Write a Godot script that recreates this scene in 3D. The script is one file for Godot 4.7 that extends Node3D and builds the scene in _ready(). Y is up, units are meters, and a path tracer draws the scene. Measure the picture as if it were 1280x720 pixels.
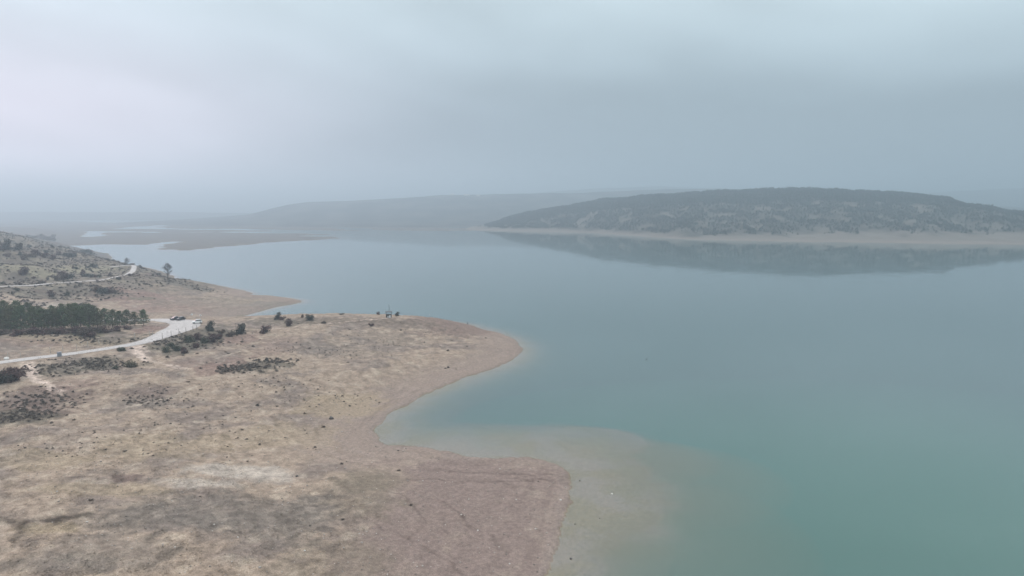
extends Node3D
# A reservoir under low cloud, seen from 60 m above the water. x to the right, -z away, metres. Water level is y = 0.

const SHORE := [[60, 400], [30, 150], [12, 20], [2, -40], [2, -80], [5.8, -106.3], [8.3, -120.2], [11.3, -133.6], [13.1, -147.4], [10.4, -155.2], [5, -159.8], [-4.5, -160.4], [-14.1, -161.6], [-16.6, -165], [-24.7, -168.3], [-31.9, -168.9], [-36.1, -175.1], [-37.7, -184.5], [-36.2, -196.5], [-30.6, -211.9], [-20, -234.6], [-11.3, -247.9], [-1.6, -264.6], [3, -281.2], [3.5, -296.4], [0.7, -313.2], [-6.2, -328.3], [-15.4, -341.1], [-23.6, -354.5], [-36, -363], [-62, -368], [-100, -370], [-135, -367], [-159, -371.5], [-152, -389.9], [-148.7, -406.3], [-144.9, -425.2], [-138.5, -445.2], [-158.1, -464.5], [-183.4, -473.3], [-187.8, -489.3], [-214.6, -519.6], [-254.6, -553.7], [-287, -575.8], [-305, -612], [-345, -665], [-390, -716], [-432, -752], [-470, -800], [-520, -880], [-577, -956], [-660, -985], [-800, -1110], [-980, -1500], [-1500, -2100], [-2600, -2500], [-6000, -2600], [-6000, 400]]
const CONTROL := [[-77.4, -97.5, 5], [-54.2, -99.2, 4], [-30.4, -102.1, 2.4], [-10.4, -104.6, 1], [0.0, -105.4, 0.5], [-99, -126.5, 5], [-69.3, -128.8, 4], [-41.5, -141.6, 2], [-19.9, -135.7, 1], [-3.3, -136.6, 0.6], [-74.9, -182.8, 3.5], [-50, -188.3, 1.8], [-125.1, -161.7, 6], [-105.1, -177.9, 5], [-95.1, -233.8, 5], [-57, -251, 4], [-25.9, -271.2, 2.8], [-10.5, -292.7, 1.8], [-64.4, -339.6, 7.2], [-95.2, -334.5, 7.2], [-44.5, -340.8, 6.2], [-32.3, -340.6, 5], [-120.3, -327.1, 6.8], [-113, -279.1, 6.2], [-121, -253.6, 6.5], [-125.7, -214.1, 7], [-153.7, -200.2, 8], [-172.9, -226.1, 9], [-154, -248.4, 8.5], [-144.5, -269.7, 8], [-150, -312, 7], [-167, -323.4, 7], [-200.3, -263.1, 11.5], [-182.7, -279.5, 10.5], [-162.5, -300.7, 8.2], [-210.6, -305.9, 9.5], [-225.5, -296.9, 11], [-231, -382.7, 6], [-265.8, -387.7, 9], [-276.1, -364.9, 12], [-198, -429.4, 3], [-158.2, -431.3, 1.2], [-198, -380.1, 5], [-151.6, -360.2, 4], [-295.3, -391.1, 16], [-284.9, -431.6, 14], [-278.9, -483.3, 12.5], [-292.4, -526.3, 12], [-283.4, -530.4, 11], [-268.7, -538.9, 3.2], [-198, -493.1, 1], [-350.5, -466, 23], [-358.6, -526, 17], [-356.5, -583.3, 13], [-436, -717.1, 11.5], [-456.9, -672.2, 24], [-406.1, -541.5, 31], [-674.9, -902.9, 38], [-592.1, -830.3, 33], [-506.5, -785.8, 17], [-560, -960, 1], [-700, -1000, 3], [-900, -1200, 3], [-1200, -1400, 6], [-1000, -800, 30], [-900, -500, 28], [-500, -300, 20], [-400, -100, 14], [-200, 0.0, 8], [-60, 0.0, 4], [-300, 200, 8], [60, 400, 0.1], [30, 150, 0.1], [12, 20, 0.1], [2, -40, 0.1], [2, -80, 0.1], [5.8, -106.3, 0.1], [8.3, -120.2, 0.1], [11.3, -133.6, 0.1], [13.1, -147.4, 0.1], [10.4, -155.2, 0.1], [5, -159.8, 0.1], [-4.5, -160.4, 0.1], [-14.1, -161.6, 0.1], [-16.6, -165, 0.1], [-24.7, -168.3, 0.1], [-31.9, -168.9, 0.1], [-36.1, -175.1, 0.1], [-37.7, -184.5, 0.1], [-36.2, -196.5, 0.1], [-30.6, -211.9, 0.1], [-20, -234.6, 0.1], [-11.3, -247.9, 0.1], [-1.6, -264.6, 0.1], [3, -281.2, 0.1], [3.5, -296.4, 0.1], [0.7, -313.2, 0.1], [-6.2, -328.3, 0.1], [-15.4, -341.1, 0.1], [-23.6, -354.5, 0.1]]
const FLATS := [[[-826.5, -1357.7], [-672.6, -1171.6], [-632, -1199], [-655.7, -1340], [-609.7, -1227.8], [-527.2, -1073.4], [-479.6, -1009.9], [-475.6, -1073.4], [-466.7, -1171.6], [-439.2, -1340], [-379.6, -1474.7], [-462.5, -1550.3], [-584.5, -1665.9], [-762.9, -1812.6], [-916.3, -1781.2], [-1059.6, -1812.6]], [[-1221.6, -2350.2], [-1207.9, -2722.3], [-960.1, -2652.4], [-658.9, -2350.2], [-464.6, -1987.6], [-615.8, -2026.7], [-855.6, -2153.8], [-1031.7, -2153.8]], [[-3382.1, -4141.6], [-2880.4, -3982], [-2174.2, -3450.1], [-1430.4, -2722.3], [-1286.7, -2247.7], [-1181.1, -1913.7], [-984.6, -1564.5], [-771.9, -1257.9], [-751.6, -1145.5], [-1031.1, -1257.9]], [[-1316.6, -2067.3], [-1193, -2127.1], [-942.2, -2067.3], [-698.6, -1928], [-862.8, -1845.1], [-1084, -1892.6]], [[-983.6, -1474.7], [-905.9, -1518.3], [-748.6, -1453.8], [-677.1, -1357.7], [-739.8, -1289.5], [-845.5, -1289.5]], [[-779.3, -1665.9], [-634.7, -1750.9], [-441, -1639.3], [-558.9, -1541]], [[-603.9, -2462.4], [-329.4, -2350.2], [-102.8, -2199.7], [0.0, -1987.6], [-182.3, -1949.9], [-386.5, -2067.3]], [[-5257.9, -6093.8], [-2952.6, -5754.8], [-1207.9, -4707.2], [258.8, -3697.1], [1046.8, -3450.1], [1962.8, -6475], [-6875.7, -7970.9]]]
const ROADS := [[[-176.7, -215.6, 2.6], [-172.2, -225.1, 2.6], [-163.5, -236.2, 2.6], [-153.9, -248.2, 2.6], [-147.6, -260.8, 2.8], [-145.5, -272.8, 3.6], [-146.9, -291.4, 5.5], [-149, -306, 6.5], [-155.4, -318.5, 6.5], [-166.6, -325.1, 5], [-176, -326.1, 2.6], [-188.5, -317.7, 2.4], [-200.5, -307.2, 2.4], [-215.9, -303.3, 2.4]], [[-320.9, -388.4, 2.3], [-298.6, -395.5, 2.3], [-291, -425.5, 2.3], [-277.7, -444.6, 2.3], [-280.9, -481.7, 2.3], [-293.1, -519.8, 2.1], [-316.5, -569.8, 1.9], [-325.2, -582, 1.8], [-328.4, -572.2, 1.7], [-329.6, -558.3, 1.7]]]
const HILL_SHORE := [[-330, -2120, 0.0], [-200, -2030, 0.0], [-116.1, -1987.6, 0.0], [22.4, -1913.7, 0.0], [129.4, -1845.1, 0.0], [208.3, -1781.2, 0.0], [292.8, -1564.5, 0.0], [359.1, -1394.6, 0.0], [464.6, -1322.7, 0.0], [878.5, -1171.6, 0.0], [1500, -1050, 0.0], [2400, -900, 0.0]]
const RIDGES := [[[-420, -2300, 0.0], [-144.493, -2250, 10.41], [-52.487, -2250, 31.321], [25.996, -2230, 41.921], [102.518, -2200, 54.908], [200.204, -2150, 71.188], [293.069, -2100, 86.689], [381.252, -2050, 95.509], [487.962, -2000, 102.706], [588.845, -1950, 107.25], [683.901, -1900, 110.409], [781.563, -1870, 111.764], [880.711, -1850, 109.083], [972.349, -1820, 104.1], [1024.72, -1800, 98.436], [1082.206, -1790, 86.878], [1153.962, -1770, 66.142], [1223.393, -1750, 53.923], [1290.897, -1730, 43.969], [1700, -1650, 28], [2300, -1600, 14]], [[-1900, -3900, 0.0], [-1545.793, -3900, 28.383], [-1323.304, -3850, 46.631], [-1232.277, -3850, 82.259], [-1127.143, -3800, 101.717], [-883.858, -3800, 108.295], [-618.331, -3800, 128.011], [-353.192, -3800, 141.142], [0.0, -3800, 147.703], [353.075, -3800, 152.076], [705.868, -3800, 165.188], [1146.732, -3800, 173.924], [1588.204, -3800, 165.188], [2253.539, -3800, 112.678], [2832.481, -3800, 60], [4200, -3800, 10]], [[-1500, -5600, 0.0], [-913.103, -5600, 60], [-130.132, -5600, 176.353], [649.97, -5600, 227.888], [1169.481, -5600, 247.185], [1689.921, -5600, 227.888], [2342.995, -5600, 163.453], [2993.827, -5600, 163.453], [3640.795, -5600, 215.014], [4159.255, -5600, 234.322], [6000, -5600, 160]], [[-6000, -5200, 30], [-4179.953, -5200, 47.963], [-3514.051, -5200, 41.943], [-2786.821, -5200, 44.953], [-2060.235, -5200, 35.92], [-1454.477, -5200, 29.896], [-400, -5200, 0.0]]]
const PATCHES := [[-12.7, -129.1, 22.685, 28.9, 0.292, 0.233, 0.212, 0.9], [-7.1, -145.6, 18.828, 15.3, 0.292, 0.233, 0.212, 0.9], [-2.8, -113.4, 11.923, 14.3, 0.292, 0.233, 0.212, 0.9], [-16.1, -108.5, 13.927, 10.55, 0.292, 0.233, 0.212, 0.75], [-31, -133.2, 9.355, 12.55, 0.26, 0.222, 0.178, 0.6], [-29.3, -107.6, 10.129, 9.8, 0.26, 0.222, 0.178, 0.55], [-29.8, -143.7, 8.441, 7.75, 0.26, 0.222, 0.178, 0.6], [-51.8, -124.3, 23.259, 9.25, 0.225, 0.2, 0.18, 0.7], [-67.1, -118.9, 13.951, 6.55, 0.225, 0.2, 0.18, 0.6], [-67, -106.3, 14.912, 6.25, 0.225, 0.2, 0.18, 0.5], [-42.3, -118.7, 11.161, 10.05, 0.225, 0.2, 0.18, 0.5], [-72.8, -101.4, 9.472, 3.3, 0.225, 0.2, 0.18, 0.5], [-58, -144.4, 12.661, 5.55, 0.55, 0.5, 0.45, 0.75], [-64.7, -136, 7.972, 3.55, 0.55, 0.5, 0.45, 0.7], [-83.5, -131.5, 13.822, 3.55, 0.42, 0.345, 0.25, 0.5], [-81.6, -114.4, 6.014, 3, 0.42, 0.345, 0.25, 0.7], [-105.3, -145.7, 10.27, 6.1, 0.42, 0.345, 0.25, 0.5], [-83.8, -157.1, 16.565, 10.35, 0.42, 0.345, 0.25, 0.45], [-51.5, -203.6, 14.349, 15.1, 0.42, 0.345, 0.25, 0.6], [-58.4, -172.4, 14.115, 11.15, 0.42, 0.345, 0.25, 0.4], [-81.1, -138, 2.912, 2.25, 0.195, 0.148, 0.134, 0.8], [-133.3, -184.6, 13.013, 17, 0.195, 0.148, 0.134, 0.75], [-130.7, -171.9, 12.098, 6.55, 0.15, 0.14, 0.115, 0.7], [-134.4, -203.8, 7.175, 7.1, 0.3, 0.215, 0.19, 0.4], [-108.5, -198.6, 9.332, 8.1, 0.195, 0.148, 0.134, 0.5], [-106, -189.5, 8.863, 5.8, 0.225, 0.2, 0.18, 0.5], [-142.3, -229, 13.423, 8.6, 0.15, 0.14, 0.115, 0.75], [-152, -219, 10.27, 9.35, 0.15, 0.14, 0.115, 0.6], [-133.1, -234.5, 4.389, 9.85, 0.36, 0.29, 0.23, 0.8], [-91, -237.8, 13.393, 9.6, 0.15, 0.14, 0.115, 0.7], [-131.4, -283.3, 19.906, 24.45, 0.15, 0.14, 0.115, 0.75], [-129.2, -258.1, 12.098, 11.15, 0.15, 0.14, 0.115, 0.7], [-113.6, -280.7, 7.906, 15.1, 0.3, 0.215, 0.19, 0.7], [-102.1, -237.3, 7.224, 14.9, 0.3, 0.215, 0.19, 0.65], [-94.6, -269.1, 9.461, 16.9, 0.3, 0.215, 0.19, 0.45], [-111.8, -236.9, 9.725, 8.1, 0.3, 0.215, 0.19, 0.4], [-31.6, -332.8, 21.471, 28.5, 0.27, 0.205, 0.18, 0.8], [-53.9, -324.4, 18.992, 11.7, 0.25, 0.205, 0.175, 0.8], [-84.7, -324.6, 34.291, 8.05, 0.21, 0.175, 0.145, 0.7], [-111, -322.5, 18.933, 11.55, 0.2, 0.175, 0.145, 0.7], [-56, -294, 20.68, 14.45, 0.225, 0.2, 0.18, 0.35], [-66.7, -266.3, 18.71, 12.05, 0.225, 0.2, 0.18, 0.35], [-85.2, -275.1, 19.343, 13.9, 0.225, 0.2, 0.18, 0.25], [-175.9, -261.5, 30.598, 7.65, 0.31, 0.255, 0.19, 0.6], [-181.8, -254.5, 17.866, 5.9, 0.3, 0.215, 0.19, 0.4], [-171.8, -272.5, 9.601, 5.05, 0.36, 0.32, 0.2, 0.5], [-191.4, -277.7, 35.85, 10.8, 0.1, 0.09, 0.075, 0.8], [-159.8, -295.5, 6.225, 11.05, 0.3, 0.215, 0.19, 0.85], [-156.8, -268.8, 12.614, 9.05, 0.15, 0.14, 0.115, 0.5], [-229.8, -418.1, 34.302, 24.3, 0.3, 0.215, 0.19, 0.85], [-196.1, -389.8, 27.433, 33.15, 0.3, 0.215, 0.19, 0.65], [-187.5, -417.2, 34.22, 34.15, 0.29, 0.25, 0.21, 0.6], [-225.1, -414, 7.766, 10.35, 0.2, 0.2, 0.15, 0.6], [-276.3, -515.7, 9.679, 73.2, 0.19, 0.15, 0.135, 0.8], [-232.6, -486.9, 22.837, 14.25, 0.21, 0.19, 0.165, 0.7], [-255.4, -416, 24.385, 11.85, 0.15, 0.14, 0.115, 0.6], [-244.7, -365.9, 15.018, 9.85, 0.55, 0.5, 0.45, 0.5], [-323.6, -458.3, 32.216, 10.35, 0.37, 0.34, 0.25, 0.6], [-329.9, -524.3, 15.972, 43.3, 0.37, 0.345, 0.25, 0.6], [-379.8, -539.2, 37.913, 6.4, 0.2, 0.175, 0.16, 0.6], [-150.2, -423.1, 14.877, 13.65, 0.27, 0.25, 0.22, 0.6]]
const STROKES := [[-163.8, -226.1, -153.1, -212.4, 2.1, 0.72, 0.6, 0.53, 0.95, -158.45, -219.25, 16.892], [-153.1, -212.4, -141.6, -201.8, 1.7, 0.72, 0.6, 0.53, 0.9, -147.35, -207.1, 15.22], [-141.6, -201.8, -132.9, -196.2, 1.2, 0.72, 0.6, 0.53, 0.7, -137.25, -199, 11.573], [-145.3, -258.3, -136.5, -246.6, 2.2, 0.72, 0.6, 0.53, 0.95, -140.9, -252.45, 15.72], [-136.5, -246.6, -130.5, -238, 1.9, 0.72, 0.6, 0.53, 0.9, -133.5, -242.3, 13.043], [-130.5, -238, -112.2, -228.8, 1.2, 0.72, 0.6, 0.53, 0.6, -121.35, -233.4, 16.641], [-111.1, -178.9, -100.6, -197, 0.6, 0.52, 0.45, 0.375, 0.7, -105.85, -187.95, 15.663], [-100.6, -197, -94.3, -231.7, 0.5, 0.52, 0.45, 0.375, 0.5, -97.45, -214.35, 22.634], [-107.4, -152.7, -90.5, -170.2, 0.7, 0.52, 0.45, 0.375, 0.4, -98.95, -161.45, 17.564], [-89.7, -164.7, -73.2, -196.3, 0.6, 0.52, 0.45, 0.375, 0.4, -81.45, -180.5, 23.024], [-112.7, -229.8, -103.8, -256, 0.7, 0.52, 0.45, 0.375, 0.6, -108.25, -242.9, 19.235], [-101.5, -239.3, -93, -251.4, 0.5, 0.52, 0.45, 0.375, 0.6, -97.25, -245.35, 12.394], [-83.8, -157.1, -71, -190.2, 0.5, 0.3, 0.25, 0.21, 0.6, -77.4, -173.65, 22.744], [-111.2, -301.9, -66.6, -330.1, 0.8, 0.72, 0.6, 0.53, 0.7, -88.9, -316, 31.984], [-66.6, -330.1, -48.5, -341, 0.8, 0.72, 0.6, 0.53, 0.5, -57.55, -335.55, 16.164], [-91.5, -116.4, -86.5, -115.4, 1, 0.07, 0.058, 0.05, 0.75, -89, -115.9, 8.55], [-86.5, -115.4, -81.8, -117.9, 0.7, 0.07, 0.058, 0.05, 0.75, -84.15, -116.65, 8.062], [-81.8, -117.9, -77.7, -119.9, 0.9, 0.07, 0.058, 0.05, 0.75, -79.75, -118.9, 8.081], [-86.8, -115.4, -83.5, -110.4, 0.9, 0.07, 0.058, 0.05, 0.7, -85.15, -112.9, 8.795], [-83.5, -110.4, -81.5, -106.9, 0.5, 0.07, 0.058, 0.05, 0.4, -82.5, -108.65, 7.016], [-77.7, -119.9, -73, -121.4, 0.4, 0.07, 0.058, 0.05, 0.4, -75.35, -120.65, 7.267], [-82.5, -117.9, -79.4, -118.9, 1.5, 0.07, 0.058, 0.05, 0.5, -80.95, -118.4, 8.629], [-15.6, -134.1, -6, -121.5, 0.34, 0.165, 0.128, 0.115, 0.85, -10.8, -127.8, 12.6], [-22.5, -136.1, -17.4, -125.1, 0.34, 0.165, 0.128, 0.115, 0.7, -19.95, -130.6, 10.742], [-17.4, -125.1, -18.5, -117.5, 0.34, 0.165, 0.128, 0.115, 0.7, -17.95, -121.3, 8.52], [-18.5, -117.5, -8.5, -105.4, 0.34, 0.165, 0.128, 0.115, 0.7, -13.5, -111.45, 12.529], [-15, -128.6, -11, -119, 0.34, 0.165, 0.128, 0.115, 0.6, -13, -123.8, 9.88], [-25.6, -122.6, -18, -117, 0.34, 0.165, 0.128, 0.115, 0.5, -21.8, -119.8, 9.4], [-4.4, -119, 0.0, -113.4, 0.34, 0.165, 0.128, 0.115, 0.5, -2.2, -116.2, 8.241], [-23.1, -145.7, -7, -143.6, 0.34, 0.165, 0.128, 0.115, 0.8, -15.05, -144.65, 12.798], [-7, -143.6, 11.7, -147.1, 0.34, 0.165, 0.128, 0.115, 0.85, 2.35, -145.35, 14.192], [-14.7, -150.7, 0.0, -149.6, 0.34, 0.165, 0.128, 0.115, 0.6, -7.35, -150.15, 12.051], [0.0, -149.6, 12.3, -148.6, 0.34, 0.165, 0.128, 0.115, 0.8, 6.15, -149.1, 10.85], [0.0, -147.1, 12, -144.6, 0.34, 0.165, 0.128, 0.115, 0.7, 6, -145.85, 10.809], [-22.3, -152.7, -11, -150.7, 0.34, 0.165, 0.128, 0.115, 0.5, -16.65, -151.7, 10.418], [-3.5, -145.1, 6.8, -139.1, 0.34, 0.165, 0.128, 0.115, 0.5, 1.65, -142.1, 10.64], [-45.8, -175.3, -42.7, -166.3, 0.5, 0.36, 0.3, 0.27, 0.8, -44.25, -170.8, 9.759], [-42.7, -166.3, -34.9, -159.7, 0.5, 0.36, 0.3, 0.27, 0.7, -38.8, -163, 10.109], [-38, -210.5, -43.1, -178.4, 0.6, 0.27, 0.215, 0.19, 0.6, -40.55, -194.45, 21.451]]

var rng := RandomNumberGenerator.new()
var noise_a := FastNoiseLite.new()
var noise_b := FastNoiseLite.new()
var noise_c := FastNoiseLite.new()
var used := {}

# ---------------------------------------------------------------- setting up
func _ready():
	rng.seed = 7
	_noise(noise_a, 11, 0.012, 4)
	_noise(noise_b, 23, 0.06, 4)
	_noise(noise_c, 37, 0.33, 3)
	_camera_and_light()
	_prepare_land()
	_ground()
	_water()
	_roads()
	_hills()
	_vegetation()
	_small_things()

func _noise(n: FastNoiseLite, s: int, f: float, o: int):
	n.seed = s
	n.noise_type = FastNoiseLite.TYPE_SIMPLEX_SMOOTH
	n.frequency = f
	n.fractal_type = FastNoiseLite.FRACTAL_FBM
	n.fractal_octaves = o

func _camera_and_light():
	var cam := Camera3D.new()
	cam.name = "camera"
	cam.fov = 45.76
	cam.position = Vector3(0, 60, 0)
	cam.rotation_degrees = Vector3(-6.554, 0, 0)
	cam.near = 0.5
	cam.far = 20000.0
	add_child(cam)
	var env := Environment.new()
	env.background_mode = Environment.BG_SKY
	env.tonemap_mode = Environment.TONE_MAPPER_LINEAR
	env.tonemap_exposure = 1.05
	var sky := Sky.new()
	var pano := PanoramaSkyMaterial.new()
	pano.panorama = _sky_picture()
	sky.sky_material = pano
	env.sky = sky
	env.background_energy_multiplier = 1.0
	env.ambient_light_source = Environment.AMBIENT_SOURCE_SKY
	env.volumetric_fog_enabled = true
	env.volumetric_fog_density = 0.0005
	env.volumetric_fog_albedo = Color(0.85, 0.945, 1.0)
	env.volumetric_fog_anisotropy = 0.48
	env.sdfgi_enabled = true
	env.ssao_enabled = true
	env.ssil_enabled = true
	var we := WorldEnvironment.new()
	we.name = "world_environment"
	we.environment = env
	add_child(we)
	var sun := DirectionalLight3D.new()
	sun.name = "sun"
	sun.light_energy = 0.5
	sun.light_angular_distance = 30.0
	sun.light_color = Color(1.0, 0.88, 0.88)
	sun.shadow_enabled = true
	sun.rotation_degrees = Vector3(-15, 224, 0)
	add_child(sun)

func _sky_picture() -> ImageTexture:
	# Overcast: brighter overhead, a darker bank of low cloud along the horizon, thinner and paler towards the hidden sun.
	var w := 512
	var h := 256
	var im := Image.create(w, h, false, Image.FORMAT_RGBAF)
	var cloud := FastNoiseLite.new()
	_noise(cloud, 5, 1.1, 5)
	for j in h:
		var e := PI * (0.5 - (j + 0.5) / h)
		for i in w:
			var az := TAU * ((i + 0.5) / w)
			var dir := Vector3(sin(az) * cos(e), sin(e), -cos(az) * cos(e))
			var n := cloud.get_noise_3d(dir.x * 1.2, dir.y * 4.5, dir.z * 1.2)
			var up := clampf(sin(e), 0.0, 1.0)
			var deg := rad_to_deg(e) + 2.0 * n
			var c := Color(0.42, 0.52, 0.59).lerp(Color(0.58, 0.70, 0.76), smoothstep(5.0, 18.0, deg))
			c = c.lerp(Color(2.0, 2.03, 2.04), pow(up, 0.8) * smoothstep(10.0, 55.0, deg))
			# the hidden sun: paler, faintly pink cloud around it
			var off := Vector3(dir.x, dir.y * 2.0, dir.z).angle_to(Vector3(-0.66, 0.08, -0.75))
			var glow := exp(-pow(off / 0.44, 2.0))
			c += Color(0.56, 0.36, 0.41) * glow * (1.0 - 0.6 * smoothstep(6.0, 17.0, deg))
			# a bank of low dark cloud with a torn edge on the pale side
			var side := smoothstep(-27.0, -8.0, rad_to_deg(wrapf(az, -PI, PI)) + 14.0 * n - 0.5 * deg)
			var bank := exp(-pow((deg - 6.0) / 4.2, 2.0)) * (side if absf(wrapf(az, -PI, PI)) < 1.5 else 1.0)
			c *= 1.0 - 0.30 * bank
			c *= 1.0 + 0.17 * n + 0.13 * cloud.get_noise_3d(dir.x * 3.0 + dir.y * 4.0, dir.y * 13.0 + dir.x * 2.0, dir.z * 3.0 + 9.0)
			im.set_pixel(i, j, Color(c.r, c.g, c.b, 1.0))
	return ImageTexture.create_from_image(im)

# ---------------------------------------------------------------- helpers
func numbered(called: String) -> String:
	var k: int = used.get(called, -1) + 1
	used[called] = k
	return called if k == 0 else "%s_%03d" % [called, k]

func thing(called: String, label: String, category: String, at: Vector3, turn := 0.0, group := "") -> Node3D:
	var o := Node3D.new()
	o.name = numbered(called)
	add_child(o, true)
	o.position = at
	o.rotation.y = turn
	tag(o, label, category, group)
	return o

func tag(o: Node3D, label: String, category: String, group := ""):
	o.set_meta("label", label)
	o.set_meta("category", category)
	if group:
		o.set_meta("group", group)

func part(called: String, mesh: Mesh, m: Material, parent: Node3D, at := Vector3.ZERO, turn := Vector3.ZERO) -> MeshInstance3D:
	var o := MeshInstance3D.new()
	o.name = called if parent != self else numbered(called)
	o.mesh = mesh
	o.material_override = m
	o.position = at
	o.rotation = turn
	parent.add_child(o, true)
	return o

func structure(called: String, mesh: Mesh, m: Material) -> MeshInstance3D:
	var o := part(called, mesh, m, self)
	o.set_meta("kind", "structure")
	return o

func paint(lin: Color, rough := 0.9, metal := 0.0, spec := 0.3) -> StandardMaterial3D:
	var m := StandardMaterial3D.new()
	m.albedo_color = lin.linear_to_srgb()
	m.roughness = rough
	m.metallic = metal
	m.metallic_specular = spec
	return m

func grain(seed_: int, freq: float, lo: Color, hi: Color, size := 512, octaves := 5, tight := 0.0) -> NoiseTexture2D:
	var t := NoiseTexture2D.new()
	var n := FastNoiseLite.new()
	_noise(n, seed_, freq, octaves)
	t.noise = n
	t.width = size
	t.height = size
	t.seamless = true
	var g := Gradient.new()
	g.set_color(0, lo.linear_to_srgb())
	g.set_color(1, hi.linear_to_srgb())
	g.set_offset(0, tight)
	g.set_offset(1, 1.0 - tight)
	t.color_ramp = g
	return t

func vcol_material(lo := 0.70, hi := 1.32) -> StandardMaterial3D:
	# ground: its own colour per vertex, with coarse grain every 26 m and fine grain every 5.3 m
	var m := StandardMaterial3D.new()
	m.vertex_color_use_as_albedo = true
	m.roughness = 0.95
	m.metallic_specular = 0.15
	m.albedo_texture = grain(3, 0.02, Color(lo, lo, lo), Color(1, 1, 1), 1024, 6, 0.15)
	m.detail_enabled = true
	m.detail_blend_mode = BaseMaterial3D.BLEND_MODE_MUL
	m.detail_uv_layer = BaseMaterial3D.DETAIL_UV_2
	m.detail_albedo = grain(9, 0.03, Color(lo * 0.85, lo * 0.84, lo * 0.83), Color(1.0, 1.0, 1.0), 512, 5, 0.12)
	return m

func box_into(st: SurfaceTool, c: Vector3, s: Vector3, turn := 0.0):
	var b := BoxMesh.new()
	b.size = s
	st.append_from(b, 0, Transform3D(Basis(Vector3.UP, turn), c))

func tube_into(st: SurfaceTool, a: Vector3, b: Vector3, ra: float, rb: float, n := 6):
	var d := (b - a).normalized()
	var u := d.cross(Vector3(0.31, 0.2, 0.93)).normalized()
	var v := d.cross(u)
	for i in n:
		var t0 := TAU * i / n
		var t1 := TAU * (i + 1) / n
		var p := u * cos(t0) + v * sin(t0)
		var q := u * cos(t1) + v * sin(t1)
		var a0 := a + p * ra
		var a1 := a + q * ra
		var b0 := b + p * rb
		var b1 := b + q * rb
		for k in [[a0, p], [a1, q], [b1, q], [a0, p], [b1, q], [b0, p]]:
			st.set_normal(k[1])
			st.add_vertex(k[0])

func new_st() -> SurfaceTool:
	var st := SurfaceTool.new()
	st.begin(Mesh.PRIMITIVE_TRIANGLES)
	return st

func box_mesh(s: Vector3) -> BoxMesh:
	var b := BoxMesh.new()
	b.size = s
	return b

func lathe(profile: Array, n := 16) -> ArrayMesh:
	var st := new_st()
	st.set_smooth_group(0)
	for k in profile.size() - 1:
		for i in n:
			var t0 := TAU * i / n
			var t1 := TAU * (i + 1) / n
			var p: Vector2 = profile[k]
			var q: Vector2 = profile[k + 1]
			var a := Vector3(cos(t0) * p.x, p.y, sin(t0) * p.x)
			var b := Vector3(cos(t1) * p.x, p.y, sin(t1) * p.x)
			var c := Vector3(cos(t1) * q.x, q.y, sin(t1) * q.x)
			var d := Vector3(cos(t0) * q.x, q.y, sin(t0) * q.x)
			for v in [a, c, b, a, d, c]:
				st.add_vertex(v)
	st.generate_normals()
	return st.commit()

# ---------------------------------------------------------------- the lie of the land
const GX0 := -360.0
const GZ0 := -760.0
const GS := 4.0
const GNX := 126
const GNZ := 210
const KX0 := -6200.0
const KZ0 := -2700.0
const KS := 40.0
const KNX := 170
const KNZ := 100
var near_d := PackedFloat32Array()
var near_h := PackedFloat32Array()
var far_d := PackedFloat32Array()
var far_h := PackedFloat32Array()
var shore_curve := Curve2D.new()
var shore_poly := PackedVector2Array()
var flat_polys := []
var road_curves := []
var road_boxes := []

func _curve(points: Array, closed: bool) -> Curve2D:
	var c := Curve2D.new()
	c.bake_interval = 2.0
	var n := points.size()
	for i in n:
		var p := Vector2(points[i][0], points[i][1])
		var a = points[(i - 1 + n) % n] if closed or i > 0 else points[i]
		var b = points[(i + 1) % n] if closed or i < n - 1 else points[i]
		var t := (Vector2(b[0], b[1]) - Vector2(a[0], a[1])) / 6.0
		var most := minf(p.distance_to(Vector2(a[0], a[1])), p.distance_to(Vector2(b[0], b[1]))) * 0.45
		t = t.limit_length(maxf(most, 0.01))
		c.add_point(p, -t, t)
	if closed:
		c.add_point(Vector2(points[0][0], points[0][1]))
	return c

func _control(x: float, z: float) -> float:
	var s := 8.0 + 0.02 * absf(z)
	s *= s
	var total := 0.0
	var sum := 0.0
	for c in CONTROL:
		var dx: float = c[0] - x
		var dz: float = c[1] - z
		var q := dx * dx + dz * dz + s
		var w := 1.0 / (q * q)
		total += w
		sum += w * c[2]
	return sum / total

func _prepare_land():
	shore_curve = _curve(SHORE, true)
	shore_poly = shore_curve.get_baked_points()
	for f in FLATS:
		var c := _curve(f, true)
		c.bake_interval = 10.0
		flat_polys.append([c, c.get_baked_points()])
	for r in ROADS:
		var c := _curve(r, false)
		road_curves.append(c)
		var box := Rect2(c.get_baked_points()[0], Vector2.ZERO)
		for p in c.get_baked_points():
			box = box.expand(p)
		road_boxes.append(box.grow(12.0))
	near_d.resize(GNX * GNZ)
	near_h.resize(GNX * GNZ)
	for j in GNZ:
		for i in GNX:
			var p := Vector2(GX0 + i * GS, GZ0 + j * GS)
			near_d[j * GNX + i] = _shore_distance(p)
			near_h[j * GNX + i] = _control(p.x, p.y)
	far_d.resize(KNX * KNZ)
	far_h.resize(KNX * KNZ)
	for j in KNZ:
		for i in KNX:
			var p := Vector2(KX0 + i * KS, KZ0 + j * KS)
			far_d[j * KNX + i] = _shore_distance(p)
			far_h[j * KNX + i] = _control(p.x, p.y)

func _shore_distance(p: Vector2) -> float:
	var d := p.distance_to(shore_curve.get_closest_point(p))
	return d if Geometry2D.is_point_in_polygon(p, shore_poly) else -d

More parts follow.
